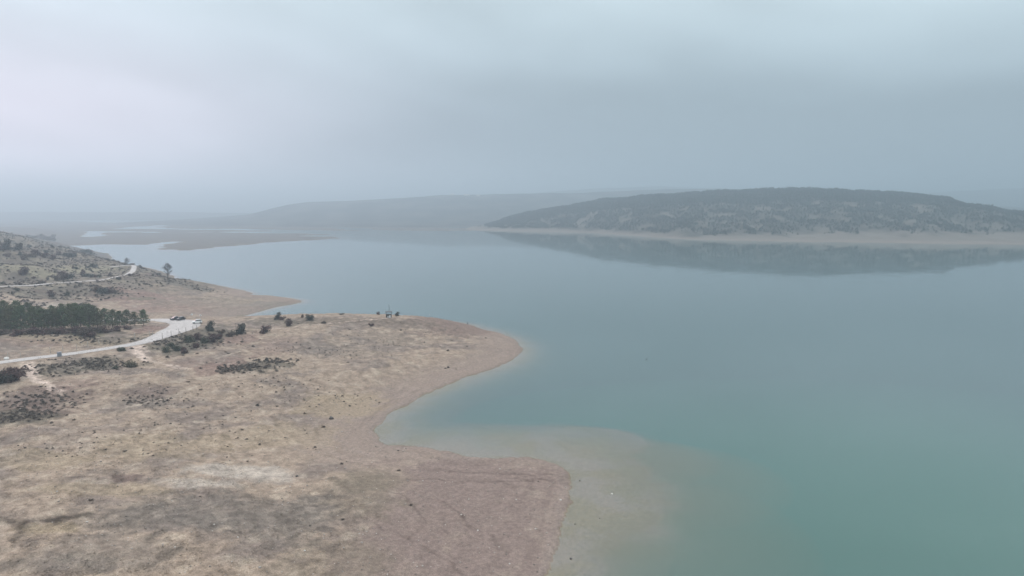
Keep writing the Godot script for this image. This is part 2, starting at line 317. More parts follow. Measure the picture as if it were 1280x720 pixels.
func _look(a: PackedFloat32Array, fx: float, fz: float, nx: int, nz: int) -> float:
	var i := clampi(int(fx), 0, nx - 2)
	var j := clampi(int(fz), 0, nz - 2)
	var u := clampf(fx - i, 0.0, 1.0)
	var v := clampf(fz - j, 0.0, 1.0)
	var k := j * nx + i
	return lerpf(lerpf(a[k], a[k + 1], u), lerpf(a[k + nx], a[k + nx + 1], u), v)

func _share(x: float, z: float) -> float:
	# 1 inside the fine grid, 0 outside, blended over its rim
	var e := minf(minf(x - GX0, GX0 + (GNX - 1) * GS - x), minf(z - GZ0, GZ0 + (GNZ - 1) * GS - z))
	return clampf(e / 40.0, 0.0, 1.0)

func shore_d(x: float, z: float) -> float:
	var s := _share(x, z)
	var d := 0.0
	if s > 0.0:
		d += s * _look(near_d, (x - GX0) / GS, (z - GZ0) / GS, GNX, GNZ)
	if s < 1.0:
		d += (1.0 - s) * _look(far_d, (x - KX0) / KS, (z - KZ0) / KS, KNX, KNZ)
	return d

func control_h(x: float, z: float) -> float:
	var s := _share(x, z)
	var d := 0.0
	if s > 0.0:
		d += s * _look(near_h, (x - GX0) / GS, (z - GZ0) / GS, GNX, GNZ)
	if s < 1.0:
		d += (1.0 - s) * _look(far_h, (x - KX0) / KS, (z - KZ0) / KS, KNX, KNZ)
	return d

func road_near(x: float, z: float) -> Vector2:
	# (distance to the middle of the nearest road, half its width there)
	var best := Vector2(1e6, 2.5)
	var p := Vector2(x, z)
	for k in road_curves.size():
		if road_boxes[k].has_point(p):
			var c: Curve2D = road_curves[k]
			var off := c.get_closest_offset(p)
			var d := p.distance_to(c.sample_baked(off))
			if d < best.x:
				best = Vector2(d, road_half(k, off))
	return best

func road_half(k: int, off: float) -> float:
	var pts: Array = ROADS[k]
	var c: Curve2D = road_curves[k]
	var f := 0.0
	var last := 0.0
	for i in range(1, pts.size()):
		f = c.get_closest_offset(Vector2(pts[i][0], pts[i][1]))
		if off <= f:
			return lerpf(pts[i - 1][2], pts[i][2], clampf((off - last) / maxf(f - last, 0.01), 0.0, 1.0))
		last = f
	return pts[-1][2]

func ground_h(x: float, z: float, with_road := true) -> float:
	var h := -3.5
	if z > -2700.0 and x < 620.0:
		var d := shore_d(x, z) + 1.5 * noise_b.get_noise_2d(x, z) + 0.4 * noise_c.get_noise_2d(x, z)
		if d >= 0.0:
			h = minf(control_h(x, z), 0.3 * d)
			var amp := clampf(d / 30.0, 0.0, 1.0)
			h += amp * (0.55 * noise_b.get_noise_2d(x * 1.3, z * 1.3) + 0.26 * noise_c.get_noise_2d(x, z))
			if z < -430.0 or x < -200.0:
				h += clampf(d / 60.0, 0.0, 1.0) * 2.6 * noise_a.get_noise_2d(x * 1.6, z * 1.6)
			h = maxf(h, 0.02)
			if with_road:
				var r := road_near(x, z)
				if r.x < r.y + 5.0:
					h = lerpf(control_h(x, z) - 0.12, h, smoothstep(r.y + 0.8, r.y + 5.0, r.x))
		else:
			# the lake floor: a wide shallow shelf off the mud lobe, steeper elsewhere
			var shelf := exp(-(pow((x - 20.0) / 30.0, 2.0) + pow((z + 140.0) / 40.0, 2.0)))
			shelf = maxf(shelf, exp(-(pow((x - 8.0) / 46.0, 2.0) + pow((z + 172.0) / 22.0, 2.0))))
			shelf = clampf(1.15 * shelf + 0.45 * noise_a.get_noise_2d(x * 1.5, z * 1.5) * shelf, 0.0, 1.0)
			var slope := lerpf(0.085, 0.013, shelf)
			h = maxf(slope * d * (-d / (4.0 - d)), -3.5) + 0.10 * clampf(-d / 6.0, 0.0, 1.0) * noise_b.get_noise_2d(x * 0.8, z * 0.8)
			h = minf(h, -0.004)
	if z < -850.0:
		var best := -1e6
		var p := Vector2(x, z)
		for f in flat_polys:
			var c: Curve2D = f[0]
			var d := p.distance_to(c.get_closest_point(p))
			best = maxf(best, d if Geometry2D.is_point_in_polygon(p, f[1]) else -d)
		best += 6.0 + 42.0 * noise_a.get_noise_2d(x * 0.45, z * 0.3) + 22.0 * noise_a.get_noise_2d(x * 1.6, z * 1.2)
		h = maxf(h, clampf(best * 0.006, -3.5, 0.4))
	return h

func on_ground(x: float, z: float, sink := 0.05) -> Vector3:
	return Vector3(x, ground_h(x, z) - sink, z)

func _axis(stops: Array) -> PackedFloat32Array:
	# stops: [position, spacing]; spacing changes gradually in between
	var out := PackedFloat32Array()
	var p: float = stops[0][0]
	for k in stops.size() - 1:
		while p < stops[k + 1][0]:
			out.append(p)
			var t: float = (p - stops[k][0]) / (stops[k + 1][0] - stops[k][0])
			p += lerpf(stops[k][1], stops[k + 1][1], clampf(t, 0.0, 1.0))
	out.append(p)
	return out

func ground_color(x: float, z: float, h: float) -> Color:
	var na := noise_a.get_noise_2d(x * 2.2, z * 2.2)
	var nb := noise_b.get_noise_2d(x + 300.0, z)
	var nb2 := noise_b.get_noise_2d(x * 2.6, z * 2.6 + 700.0)
	var nc := noise_c.get_noise_2d(x, z + 90.0)
	if h < 0.0:
		return Color(0.42, 0.345, 0.225).lerp(Color(0.46, 0.385, 0.31), smoothstep(-0.3, 0.35, nb + 0.5 * nb2)) * 0.70
	if z < -820.0:
		var g := Color(0.20, 0.185, 0.185).lerp(Color(0.25, 0.225, 0.20), clampf(0.5 + na, 0.0, 1.0))
		return g * (1.0 + 0.2 * nb)
	var d := shore_d(x, z) + 2.5 * nb
	var straw := Color(0.405, 0.328, 0.266)
	var dull := Color(0.285, 0.237, 0.208)
	var c := straw.lerp(dull, smoothstep(-0.12, 0.42, na * 0.8 + nb * 0.7))
	c = c.lerp(Color(0.47, 0.415, 0.345), smoothstep(0.12, 0.55, nb2) * 0.4)
	# pale pinkish strand left by the falling water, then wet mud at the edge
	c = c.lerp(Color(0.345, 0.283, 0.250), 0.85 * (1.0 - smoothstep(8.0, 26.0, d + 6.0 * nb2)))
	# darker scrubby hillsides away from the lake
	var upland := smoothstep(-225.0, -300.0, x + 0.25 * z + 90.0) if z < -380.0 else 0.0
	c = c.lerp(Color(0.155, 0.135, 0.118).lerp(Color(0.26, 0.23, 0.185), smoothstep(-0.2, 0.35, nb + 0.5 * nb2)), upland * 0.9)
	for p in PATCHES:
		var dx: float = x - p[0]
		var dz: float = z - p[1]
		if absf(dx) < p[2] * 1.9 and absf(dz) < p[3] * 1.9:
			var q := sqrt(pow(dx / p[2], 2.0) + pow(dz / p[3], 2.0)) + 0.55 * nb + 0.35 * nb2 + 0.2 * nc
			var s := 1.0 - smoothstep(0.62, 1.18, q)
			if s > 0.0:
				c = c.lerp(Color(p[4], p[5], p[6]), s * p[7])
	for p in STROKES:
		if absf(x - p[9]) > p[11] or absf(z - p[10]) > p[11]:
			continue
		var a := Vector2(p[0], p[1])
		var b := Vector2(p[2], p[3])
		var v := Vector2(x, z) + Vector2(nb, nb2) * 2.2
		var t := clampf((v - a).dot(b - a) / (b - a).length_squared(), 0.0, 1.0)
		var off := v.distance_to(a + (b - a) * t)
		if off < p[4] * 2.0:
			c = c.lerp(Color(p[5], p[6], p[7]), (1.0 - smoothstep(p[4] * 0.5, p[4] * 1.5, off)) * p[8] * clampf(0.8 + 1.2 * nc, 0.2, 1.0))
	c = c.lerp(Color(0.30, 0.252, 0.23), 0.6 * (1.0 - smoothstep(0.8, 3.0, d)))
	# strand lines left by the falling lake, all along the shore
	var strand := (1.0 - smoothstep(14.0, 42.0, d)) * sin(d * 1.15 + 3.0 * nb2) * smoothstep(-0.2, 0.2, noise_a.get_noise_2d(x * 3.0, z * 3.0 + 50.0))
	var rough := 0.36 * smoothstep(10.0, 30.0, d - 22.0 * exp(-(pow((x + 10.0) / 26.0, 2.0) + pow((z + 128.0) / 40.0, 2.0)))) + 0.08
	return c * Color(1.0, 0.968, 0.945) * (1.13 + 0.95 * rough * nc + 0.6 * rough * nb2 + 0.085 * strand)

func grid_mesh(xs: PackedFloat32Array, zs: PackedFloat32Array, height: Callable, color: Callable) -> ArrayMesh:
	var nx := xs.size()
	var nz := zs.size()
	var v := PackedVector3Array()
	var n := PackedVector3Array()
	var c := PackedColorArray()
	var u1 := PackedVector2Array()
	var u2 := PackedVector2Array()
	v.resize(nx * nz)
	n.resize(nx * nz)
	c.resize(nx * nz)
	u1.resize(nx * nz)
	u2.resize(nx * nz)
	for j in nz:
		for i in nx:
			var x := xs[i]
			var z := zs[j]
			var h: float = height.call(x, z)
			var k := j * nx + i
			v[k] = Vector3(x, h, z)
			c[k] = color.call(x, z, h)
			u1[k] = Vector2(x + 0.13 * z, z - 0.13 * x) / 26.0
			u2[k] = Vector2(x * 0.8 + 0.6 * z, z * 0.8 - 0.6 * x) / 5.3
	for j in nz:
		for i in nx:
			var a := v[j * nx + maxi(i - 1, 0)]
			var b := v[j * nx + mini(i + 1, nx - 1)]
			var e := v[maxi(j - 1, 0) * nx + i]
			var f := v[mini(j + 1, nz - 1) * nx + i]
			n[j * nx + i] = (f - e).cross(b - a).normalized()
	var idx := PackedInt32Array()
	idx.resize((nx - 1) * (nz - 1) * 6)
	var w := 0
	for j in nz - 1:
		for i in nx - 1:
			var k := j * nx + i
			for q in [k, k + 1, k + nx + 1, k, k + nx + 1, k + nx]:
				idx[w] = q
				w += 1
	var arr := []
	arr.resize(Mesh.ARRAY_MAX)
	arr[Mesh.ARRAY_VERTEX] = v
	arr[Mesh.ARRAY_NORMAL] = n
	arr[Mesh.ARRAY_COLOR] = c
	arr[Mesh.ARRAY_TEX_UV] = u1
	arr[Mesh.ARRAY_TEX_UV2] = u2
	arr[Mesh.ARRAY_INDEX] = idx
	var m := ArrayMesh.new()
	m.add_surface_from_arrays(Mesh.PRIMITIVE_TRIANGLES, arr)
	return m

var soil: StandardMaterial3D

func _ground():
	soil = vcol_material()
	var xs := _axis([[-6000, 300], [-1500, 40], [-480, 6], [-270, 1.6], [-130, 0.8], [-60, 0.55], [18, 0.5], [70, 4], [200, 20], [600, 60], [2500, 300], [6000, 600]])
	var zs := _axis([[-7000, 300], [-3000, 70], [-1500, 30], [-900, 10], [-600, 3.5], [-420, 1.6], [-200, 0.8], [-165, 0.55], [-95, 0.5], [-60, 3], [100, 20], [400, 60]])
	structure("ground", grid_mesh(xs, zs, ground_h, ground_color), soil)

# ---------------------------------------------------------------- water
func _water():
	var m := StandardMaterial3D.new()
	m.transparency = BaseMaterial3D.TRANSPARENCY_ALPHA
	var c := Color(0.16, 0.30, 0.30).linear_to_srgb()
	c.a = 0.05
	m.albedo_color = c
	m.roughness = 0.11
	m.roughness_texture = grain(61, 0.012, Color(0.02, 0.02, 0.02), Color(0.55, 0.55, 0.55), 512, 4, 0.25)
	m.roughness_texture_channel = BaseMaterial3D.TEXTURE_CHANNEL_RED
	m.metallic_specular = 0.5
	m.normal_enabled = true
	var t := NoiseTexture2D.new()
	var n := FastNoiseLite.new()
	_noise(n, 77, 0.02, 4)
	t.noise = n
	t.width = 512
	t.height = 512
	t.seamless = true
	t.as_normal_map = true
	t.bump_strength = 1.0
	m.normal_texture = t
	m.normal_scale = 0.03
	var p := PlaneMesh.new()
	p.size = Vector2(12000, 7300)
	m.uv1_scale = Vector3(12000.0 / 160.0, 7300.0 / 160.0, 1)
	var o := structure("water", p, m)
	o.position = Vector3(0, 0, -3300)
	# what hangs in the water: fine green silt everywhere, a milky turquoise bloom near the shore, brown mud stirred up off the lobe
	_suspension("water_silt", RenderingServer.FOG_VOLUME_SHAPE_BOX, Vector3(0, -10.03, -3300), Vector3(11990, 20, 7290), Color(0.235, 0.44, 0.455), 0.42)
	_suspension("water_bloom", RenderingServer.FOG_VOLUME_SHAPE_ELLIPSOID, Vector3(85, -1.45, -95), Vector3(320, 2.7, 300), Color(0.30, 0.86, 0.66), 0.7)
	for q in [[12, -134, 40, 74, 0.7], [14, -160, 74, 40, 0.5], [34, -148, 56, 50, 0.3], [26, -122, 60, 60, 0.3]]:
		_suspension(numbered("water_mud"), RenderingServer.FOG_VOLUME_SHAPE_ELLIPSOID, Vector3(q[0], -0.5, q[1]), Vector3(q[2], 0.9, q[3]), Color(0.86, 0.70, 0.43), q[4])

func _suspension(called: String, shape: int, at: Vector3, size: Vector3, tint: Color, density: float):
	var f := FogVolume.new()
	f.name = called
	f.shape = shape
	f.size = size
	f.position = at
	var fm := FogMaterial.new()
	fm.albedo = tint.linear_to_srgb()
	fm.density = density
	f.material = fm
	f.set_meta("kind", "structure")
	add_child(f)

# ---------------------------------------------------------------- roads
func _roads():
	var m := vcol_material(0.74, 1.2)
	for k in road_curves.size():
		var c: Curve2D = road_curves[k]
		var length := c.get_baked_length()
		var steps := int(length / 1.5)
		var st := new_st()
		var rows := 7
		for i in steps + 1:
			var off := length * i / steps
			var p := c.sample_baked(off, true)
			var q := c.sample_baked(minf(off + 0.5, length), true)
			var o := c.sample_baked(maxf(off - 0.5, 0.0), true)
			var dir := (q - o).normalized()
			var side := Vector2(-dir.y, dir.x)
			var half := road_half(k, off)
			for r in rows:
				var t := -1.0 + 2.0 * r / (rows - 1)
				var e := p + side * t * (half + 0.35 * noise_c.get_noise_2d(off, k * 50.0 + signf(t) * 9.0))
				var y := control_h(e.x, e.y) + (0.02 if absf(t) < 0.9 else -0.06)
				var g := 1.0 + 0.14 * noise_c.get_noise_2d(e.x * 2.0, e.y * 2.0) + 0.12 * noise_b.get_noise_2d(e.x, e.y)
				var rut := 0.10 * exp(-pow((absf(t) - 0.42) / 0.14, 2.0))
				st.set_color(Color(0.64, 0.60, 0.585) * (g + 1.6 * rut))
				st.set_uv(Vector2(e.x, e.y) / 26.0)
				st.set_uv2(Vector2(e.x, e.y) / 5.3)
				st.set_normal(Vector3.UP)
				st.add_vertex(Vector3(e.x, y, e.y))
		for i in steps:
			for r in rows - 1:
				var a := i * rows + r
				for w in [a, a + rows, a + 1, a + 1, a + rows, a + rows + 1]:
					st.add_index(w)
		st.generate_normals()
		structure("gravel_road", st.commit(), m)

# ---------------------------------------------------------------- hills across the water
var hill_shore_curve: Curve2D
var hill_ridge: Array

func ridge_at(ridge: Array, x: float) -> Vector2:
	# (z, height) of a ridge line at x
	for i in range(1, ridge.size()):
		if x <= ridge[i][0] or i == ridge.size() - 1:
			var t := clampf((x - ridge[i - 1][0]) / (ridge[i][0] - ridge[i - 1][0]), 0.0, 1.0)
			return Vector2(lerpf(ridge[i - 1][1], ridge[i][1], t), lerpf(ridge[i - 1][2], ridge[i][2], t))
	return Vector2.ZERO

func hill_h(x: float, z: float) -> float:
	var r := ridge_at(RIDGES[0], x)
	var s := ridge_at(HILL_SHORE, x).x + 16.0 * noise_a.get_noise_2d(x * 0.5, 40.0)
	var h := -4.0
	if z < s:
		if z > r.x:
			var t := (s - z) / (s - r.x)
			var foot := 2.8 * clampf((s - z) / lerpf(50.0, 130.0, smoothstep(350.0, 700.0, x)), 0.0, 1.0)
			t = maxf(t - 0.10 * smoothstep(350.0, 700.0, x), 0.0) / (1.0 - 0.10 * smoothstep(350.0, 700.0, x))
			h = foot + (r.y - 3.0) * pow(smoothstep(-0.12, 1.05, t) - 0.028, 0.9)
		else:
			h = r.y * exp(-pow((r.x - z) / 320.0, 2.0))
		var inland := clampf((s - z) / 120.0, 0.0, 1.0)
		h += inland * 5.0 * noise_a.get_noise_2d(x * 0.7, 300.0)
		h += inland * (11.0 * clampf((z - r.x) / 220.0, 0.12, 1.0) * noise_a.get_noise_2d(x * 0.55, z * 0.35) + 2.0 * noise_b.get_noise_2d(x * 0.4, z * 0.4))
		h += inland * clampf((z - r.x) / 200.0, 0.0, 1.0) * 9.0 * noise_b.get_noise_2d(x * 0.22 + 0.05 * z, z * 0.045)
		h = maxf(h, 0.05) * smoothstep(-200.0, 60.0, x) - 3.0 * (1.0 - smoothstep(-200.0, -120.0, x))
	else:
		h = maxf(-4.0, (s - z) * 0.1)
	return h

func hill_bank(x: float) -> float:
	# how high the bare eroded bank reaches above the water
	return lerpf(7.0, 17.0, smoothstep(350.0, 800.0, x))

func hill_color(x: float, z: float, h: float) -> Color:
	var na := noise_a.get_noise_2d(x * 0.9, z * 0.9)
	var nb := noise_b.get_noise_2d(x * 0.5, z * 0.5)
	var c := Color(0.11, 0.10, 0.085).lerp(Color(0.24, 0.21, 0.18), smoothstep(0.0, 0.5, 0.6 * noise_b.get_noise_2d(x * 0.35, z * 0.35) + 0.7 * na))
	var bare := hill_bank(x)
	var edge := h + 0.6 * bare * nb + 0.5 * bare * na
	c = c.lerp(Color(0.30, 0.26, 0.225), 1.0 - smoothstep(bare * 0.75, bare * 1.15, edge))
	c = c.lerp(Color(0.36, 0.30, 0.26), 1.0 - smoothstep(1.6, 2.8, h + 1.0 * na))
	return c

func ridge_h(k: int, x: float, z: float) -> float:
	var r := ridge_at(RIDGES[k], x)
	var wide := 700.0 if z > r.x else 1200.0
	var h := r.y * exp(-pow((z - r.x) / wide, 2.0))
	h += clampf(h / 60.0, 0.0, 1.0) * 9.0 * noise_a.get_noise_2d(x * 0.2, z * 0.2)
	return h - 2.0

func far_color(x: float, z: float, _h: float) -> Color:
	var na := noise_a.get_noise_2d(x * 0.4, z * 0.4)
	return Color(0.08, 0.08, 0.075).lerp(Color(0.18, 0.165, 0.15), smoothstep(-0.15, 0.35, na))

func _hills():
	var hs := grid_mesh(_axis([[-420, 14], [0, 10], [1300, 10], [2300, 40]]), _axis([[-2900, 50], [-2300, 18], [-2000, 10], [-1100, 9]]), hill_h, hill_color)
	structure("wooded_hill", hs, soil)
	for k in [1, 2, 3]:
		var r: Array = RIDGES[k]
		var z0: float = r[0][1]
		var m := grid_mesh(_axis([[r[0][0], 40], [r[-1][0], 40]]), _axis([[z0 - 2600, 160], [z0, 60], [z0 + 1500, 60]]), func(x, z): return ridge_h(k, x, z), far_color)
		structure("far_hill", m, soil)

# ---------------------------------------------------------------- vegetation
func leaf_into(st: SurfaceTool, c: Vector3, size: float, col: Color):
	# one small spray of needles or leaves: two crossed slender faces
	for q in 2:
		var a := Vector3(rng.randf_range(-1, 1), rng.randf_range(-0.5, 1), rng.randf_range(-1, 1)).normalized()
		var b := a.cross(Vector3(rng.randf_range(-1, 1), rng.randf_range(-1, 1), rng.randf_range(-1, 1))).normalized()
		var p := c - a * size * 0.5
		var r := c + a * size * 0.5
		var n := a.cross(b).normalized()
		st.set_color(col)
		for v in [p, c + b * size * 0.28, r, p, r, c - b * size * 0.28]:
			st.set_normal(n)
			st.add_vertex(v)

func foliage_material() -> StandardMaterial3D:
	var m := StandardMaterial3D.new()
	m.vertex_color_use_as_albedo = true
	m.roughness = 0.9
	m.metallic_specular = 0.15
	m.cull_mode = BaseMaterial3D.CULL_DISABLED
	return m

func pine_meshes() -> Array:
	# [trunk with limbs, crown], 10 m tall
	var trunk := new_st()
	var crown := new_st()
	var lean := Vector3(rng.randf_range(-0.3, 0.3), 0, rng.randf_range(-0.3, 0.3))
	var pts := [Vector3(0, -0.3, 0), lean * 0.3 + Vector3(0, 3, 0), lean * 0.7 + Vector3(0, 6.5, 0), lean + Vector3(0, 9.4, 0)]
	var radii := [0.2, 0.15, 0.1, 0.03]
	for i in 3:
		tube_into(trunk, pts[i], pts[i + 1], radii[i], radii[i + 1], 6)
	var phase := rng.randf() * TAU
	var own := Color(rng.randf_range(0.85, 1.25), rng.randf_range(0.9, 1.15), rng.randf_range(0.8, 1.15))
	for k in 44:
		var t := k / 43.0
		var y := lerpf(0.9, 9.3, t)
		var r := 3.5 * pow(1.0 - t, 0.55) * (0.75 + 0.4 * rng.randf()) + 0.35
		if t < 0.12:
			r *= 0.75 + t
		var ang := phase + k * 2.4 + rng.randf_range(-0.4, 0.4)
		var root := Vector3(0, y, 0) + lean * (y / 9.4)
		var tip := root + Vector3(cos(ang) * r, 0.35 * r * rng.randf_range(0.2, 1.0), sin(ang) * r)
		tube_into(trunk, root, tip, 0.05, 0.015, 4)
		for c in 4:
			var f := 0.38 + 0.2 * c
			var mid := root.lerp(tip, f) + Vector3(rng.randf_range(-0.3, 0.3), rng.randf_range(-0.1, 0.3), rng.randf_range(-0.3, 0.3))
			var tone := rng.randf_range(0.75, 1.25)
			var col := Color(0.098, 0.134, 0.074) * own * tone
			for l in 9:
				var at := mid + Vector3(rng.randfn(0, 0.33), rng.randfn(0, 0.22), rng.randfn(0, 0.33))
				leaf_into(crown, at, rng.randf_range(0.35, 0.6), col * rng.randf_range(0.8, 1.2))
	trunk.generate_normals()
	return [trunk.commit(), crown.commit()]

func shrub_mesh(col: Color, leaves: int, upright: float, thin: float) -> ArrayMesh:
	# a dome of twigs and small leaves, 1 m tall and about 1.3 m wide
	var st := new_st()
	for k in 16:
		var ang := rng.randf() * TAU
		var out := rng.randf_range(0.1, 0.6)
		st.set_color(col * 0.9)
		tube_into(st, Vector3(cos(ang) * 0.06, -0.15, sin(ang) * 0.06), Vector3(cos(ang) * out, rng.randf_range(0.4, 0.95) - out * 0.3, sin(ang) * out), 0.022, 0.006, 3)
	var lobes := []
	for k in 7:
		var ang := rng.randf() * TAU
		var r := rng.randf_range(0.0, 0.42)
		lobes.append(Vector3(cos(ang) * r, (0.16 if k < 3 else rng.randf_range(0.3, 0.66)) * upright, sin(ang) * r))
	for k in leaves:
		var o: Vector3 = lobes[k % lobes.size()]
		var dir := Vector3(rng.randfn(), rng.randfn() * 0.9, rng.randfn()).normalized() * 0.32 * pow(rng.randf(), 0.45)
		var p := o + dir
		p.y = maxf(p.y, 0.03)
		leaf_into(st, p, rng.randf_range(0.07, 0.16) * thin, col * rng.randf_range(0.7, 1.35))
	return st.commit()

func bare_tree_meshes(twigs: int, spread: float) -> Array:
	# [trunk, crown of leafless branches], 10 m tall
	var trunk := new_st()
	var crown := new_st()
	crown.set_color(Color(0.28, 0.26, 0.245))
	trunk.set_color(Color(0.28, 0.26, 0.245))
	tube_into(trunk, Vector3(0, -0.3, 0), Vector3(0.05, 3.0, 0), 0.28, 0.2, 7)
	tube_into(trunk, Vector3(0.05, 3.0, 0), Vector3(-0.05, 9.0, 0.1), 0.2, 0.05, 6)
	for k in twigs:
		var y := rng.randf_range(2.3, 8.6)
		var ang := rng.randf() * TAU
		var r := spread * (0.5 + 0.6 * rng.randf()) * sin(clampf((y - 1.2) / 8.0, 0.12, 0.94) * PI)
		var a := Vector3(0, y, 0)
		var b := a + Vector3(cos(ang) * r * 0.6, 0.5 + r * 0.25, sin(ang) * r * 0.6)
		tube_into(crown, a, b, 0.10, 0.06, 4)
		for q in 5:
			var c := b + Vector3(cos(ang + rng.randfn(0, 0.7)) * r * 0.5, rng.randf_range(0.1, 1.2), sin(ang + rng.randfn(0, 0.7)) * r * 0.5)
			tube_into(crown, b, c, 0.04, 0.02, 3)
			for s in 4:
				var e := b.lerp(c, rng.randf_range(0.4, 1.0))
				tube_into(crown, e, e + Vector3(rng.randfn(0, 0.45), rng.randf_range(0.2, 0.9), rng.randfn(0, 0.45)), 0.022, 0.012, 3)
	return [trunk.commit(), crown.commit()]

func scatter(called: String, mesh: Mesh, m: Material, places: Array, tints: Array, label: String, category: String):
	var mm := MultiMesh.new()
	mm.transform_format = MultiMesh.TRANSFORM_3D
	mm.use_colors = true
	mm.mesh = mesh
	mm.instance_count = places.size()
	for i in places.size():
		mm.set_instance_transform(i, places[i])
		mm.set_instance_color(i, tints[i])
	var o := MultiMeshInstance3D.new()
	o.name = numbered(called)
	o.multimesh = mm
	o.material_override = m
	add_child(o, true)
	tag(o, label, category)
	o.set_meta("kind", "stuff")

func standing(x: float, z: float, size: Vector3, turn: float, sink := 0.05) -> Transform3D:
	return Transform3D(Basis(Vector3.UP, turn) * Basis.from_scale(size), on_ground(x, z, sink))

func _vegetation():
	var leaf := foliage_material()
	var bark := paint(Color(0.11, 0.085, 0.07))
	# --- the pine grove
	var pines := []
	for k in 5:
		pines.append(pine_meshes())
	var spots: Array = [[-211.7, -270.7, 10.5, "dark green pine in the front row of the grove, thirteenth from the right"], [-205.7, -271.2, 10.8, "dark green pine in the front row of the grove, twelfth from the right"], [-202.6, -272.2, 11, "dark green pine in the front row of the grove, eleventh from the right"], [-198, -271.7, 10.8, "dark green pine in the front row of the grove, tenth from the right"], [-195.6, -275.2, 10.3, "dark green pine in the front row of the grove, ninth from the right"], [-193.7, -277.2, 9.4, "dark green pine in the front row of the grove, eighth from the right"], [-191.8, -278.7, 8.8, "dark green pine in the front row of the grove, seventh from the right"], [-189.4, -280.2, 9.2, "dark green pine in the front row of the grove, sixth from the right"], [-186.8, -280.7, 9.8, "dark green pine in the front row of the grove, fifth from the right"], [-184.1, -281.7, 11, "dark green pine in the front row of the grove, fourth from the right"], [-181.4, -283.2, 10, "dark green pine in the front row of the grove, third from the right"], [-178.6, -284.7, 10.6, "dark green pine in the front row of the grove, second from the right"], [-177, -287.6, 8.8, "dark green pine in the front row of the grove, rightmost"], [-220.7, -286.7, 10, "dark green pine in the back row of the grove, tenth from the right"], [-216, -287.7, 10.5, "dark green pine in the back row of the grove, ninth from the right"], [-212.6, -289.7, 10.5, "dark green pine in the back row of the grove, eighth from the right"], [-208.5, -290.7, 10, "dark green pine in the back row of the grove, seventh from the right"], [-205.4, -292.7, 9, "dark green pine in the back row of the grove, sixth from the right"], [-200.9, -294.7, 8.4, "dark green pine in the back row of the grove, fifth from the right"], [-197, -296.2, 9.5, "dark green pine in the back row of the grove, fourth from the right"], [-192, -296.7, 10, "dark green pine in the back row of the grove, third from the right"], [-189.3, -299.2, 9.4, "dark green pine in the back row of the grove, second from the right"], [-186.3, -300.7, 8.6, "dark green pine in the back row of the grove, rightmost"], [-176.3, -292.1, 8.6, "pine, sixth from the right end of the grove"], [-175.5, -296.1, 8.2, "pine, fifth from the right end of the grove"], [-173.8, -298.6, 7.4, "pine, fourth from the right end of the grove"], [-171.4, -300, 7.8, "rounded pine, third from the right end of the grove"], [-169, -302, 6.6, "shorter pine, second from the right end of the grove"], [-165.6, -303, 7.4, "rightmost pine of the grove, beside the gravel parking place"]]
	for i in spots.size():
		var s: Array = spots[i]
		var t := thing("pine_tree", s[3], "pine tree", on_ground(s[0], s[1]), rng.randf() * TAU, "pine grove beside the gravel road")
		var k: float = s[2] / 10.0
		t.scale = Vector3(k * rng.randf_range(0.92, 1.15), k, k * rng.randf_range(0.92, 1.15))
		var pm: Array = pines[i % pines.size()]
		part("trunk", pm[0], bark, t)
		part("crown", pm[1], leaf, t)
	# --- leafless trees
	var wood := foliage_material()
	for s in [[-246, -485.4, 12, "tall leafless tree standing alone above the shore of the far spit", 36, 2.7, ""], [-333.8, -590.2, 8.5, "leafless tree beside the bend of the upper road", 34, 3, ""], [-326.5, -588, 5.5, "small leafless tree right of the upper road bend", 22, 2.4, ""], [-839.6, -1186.8, 15, "grey leafless tree in the distant grove, seventh from the right", 34, 4.2, "distant grove behind the left hill"], [-811.9, -1159.1, 16, "grey leafless tree in the distant grove, sixth from the right", 34, 4.2, "distant grove behind the left hill"], [-786.8, -1132.6, 17, "grey leafless tree in the distant grove, fifth from the right", 34, 4.2, "distant grove behind the left hill"], [-816, -1186.8, 18, "grey leafless tree in the distant grove, fourth from the right", 34, 4.2, "distant grove behind the left hill"], [-790.2, -1159.1, 15, "grey leafless tree in the distant grove, third from the right", 34, 4.2, "distant grove behind the left hill"], [-765.6, -1132.6, 16, "grey leafless tree in the distant grove, second from the right", 34, 4.2, "distant grove behind the left hill"], [-795.1, -1186.8, 17, "grey leafless tree in the distant grove, rightmost", 34, 4.2, "distant grove behind the left hill"]]:
		var bm := bare_tree_meshes(int(s[4]), s[5])
		var t := thing("bare_tree", s[3], "tree", on_ground(s[0], s[1]), rng.randf() * TAU, s[6])
		t.scale = Vector3.ONE * (s[2] / 10.0)
		part("trunk", bm[0], wood, t)
		part("crown", bm[1], wood, t)
	# --- shrubs
	var tones := [Color(0.080, 0.084, 0.074), Color(0.130, 0.088, 0.084), Color(0.098, 0.106, 0.076), Color(0.15, 0.118, 0.10), Color(0.19, 0.17, 0.125)]
	var shrubs := []
	for k in 5:
		shrubs.append([shrub_mesh(tones[k], 620, 1.0, 1.0), shrub_mesh(tones[k], 560, 0.85, 1.1)])
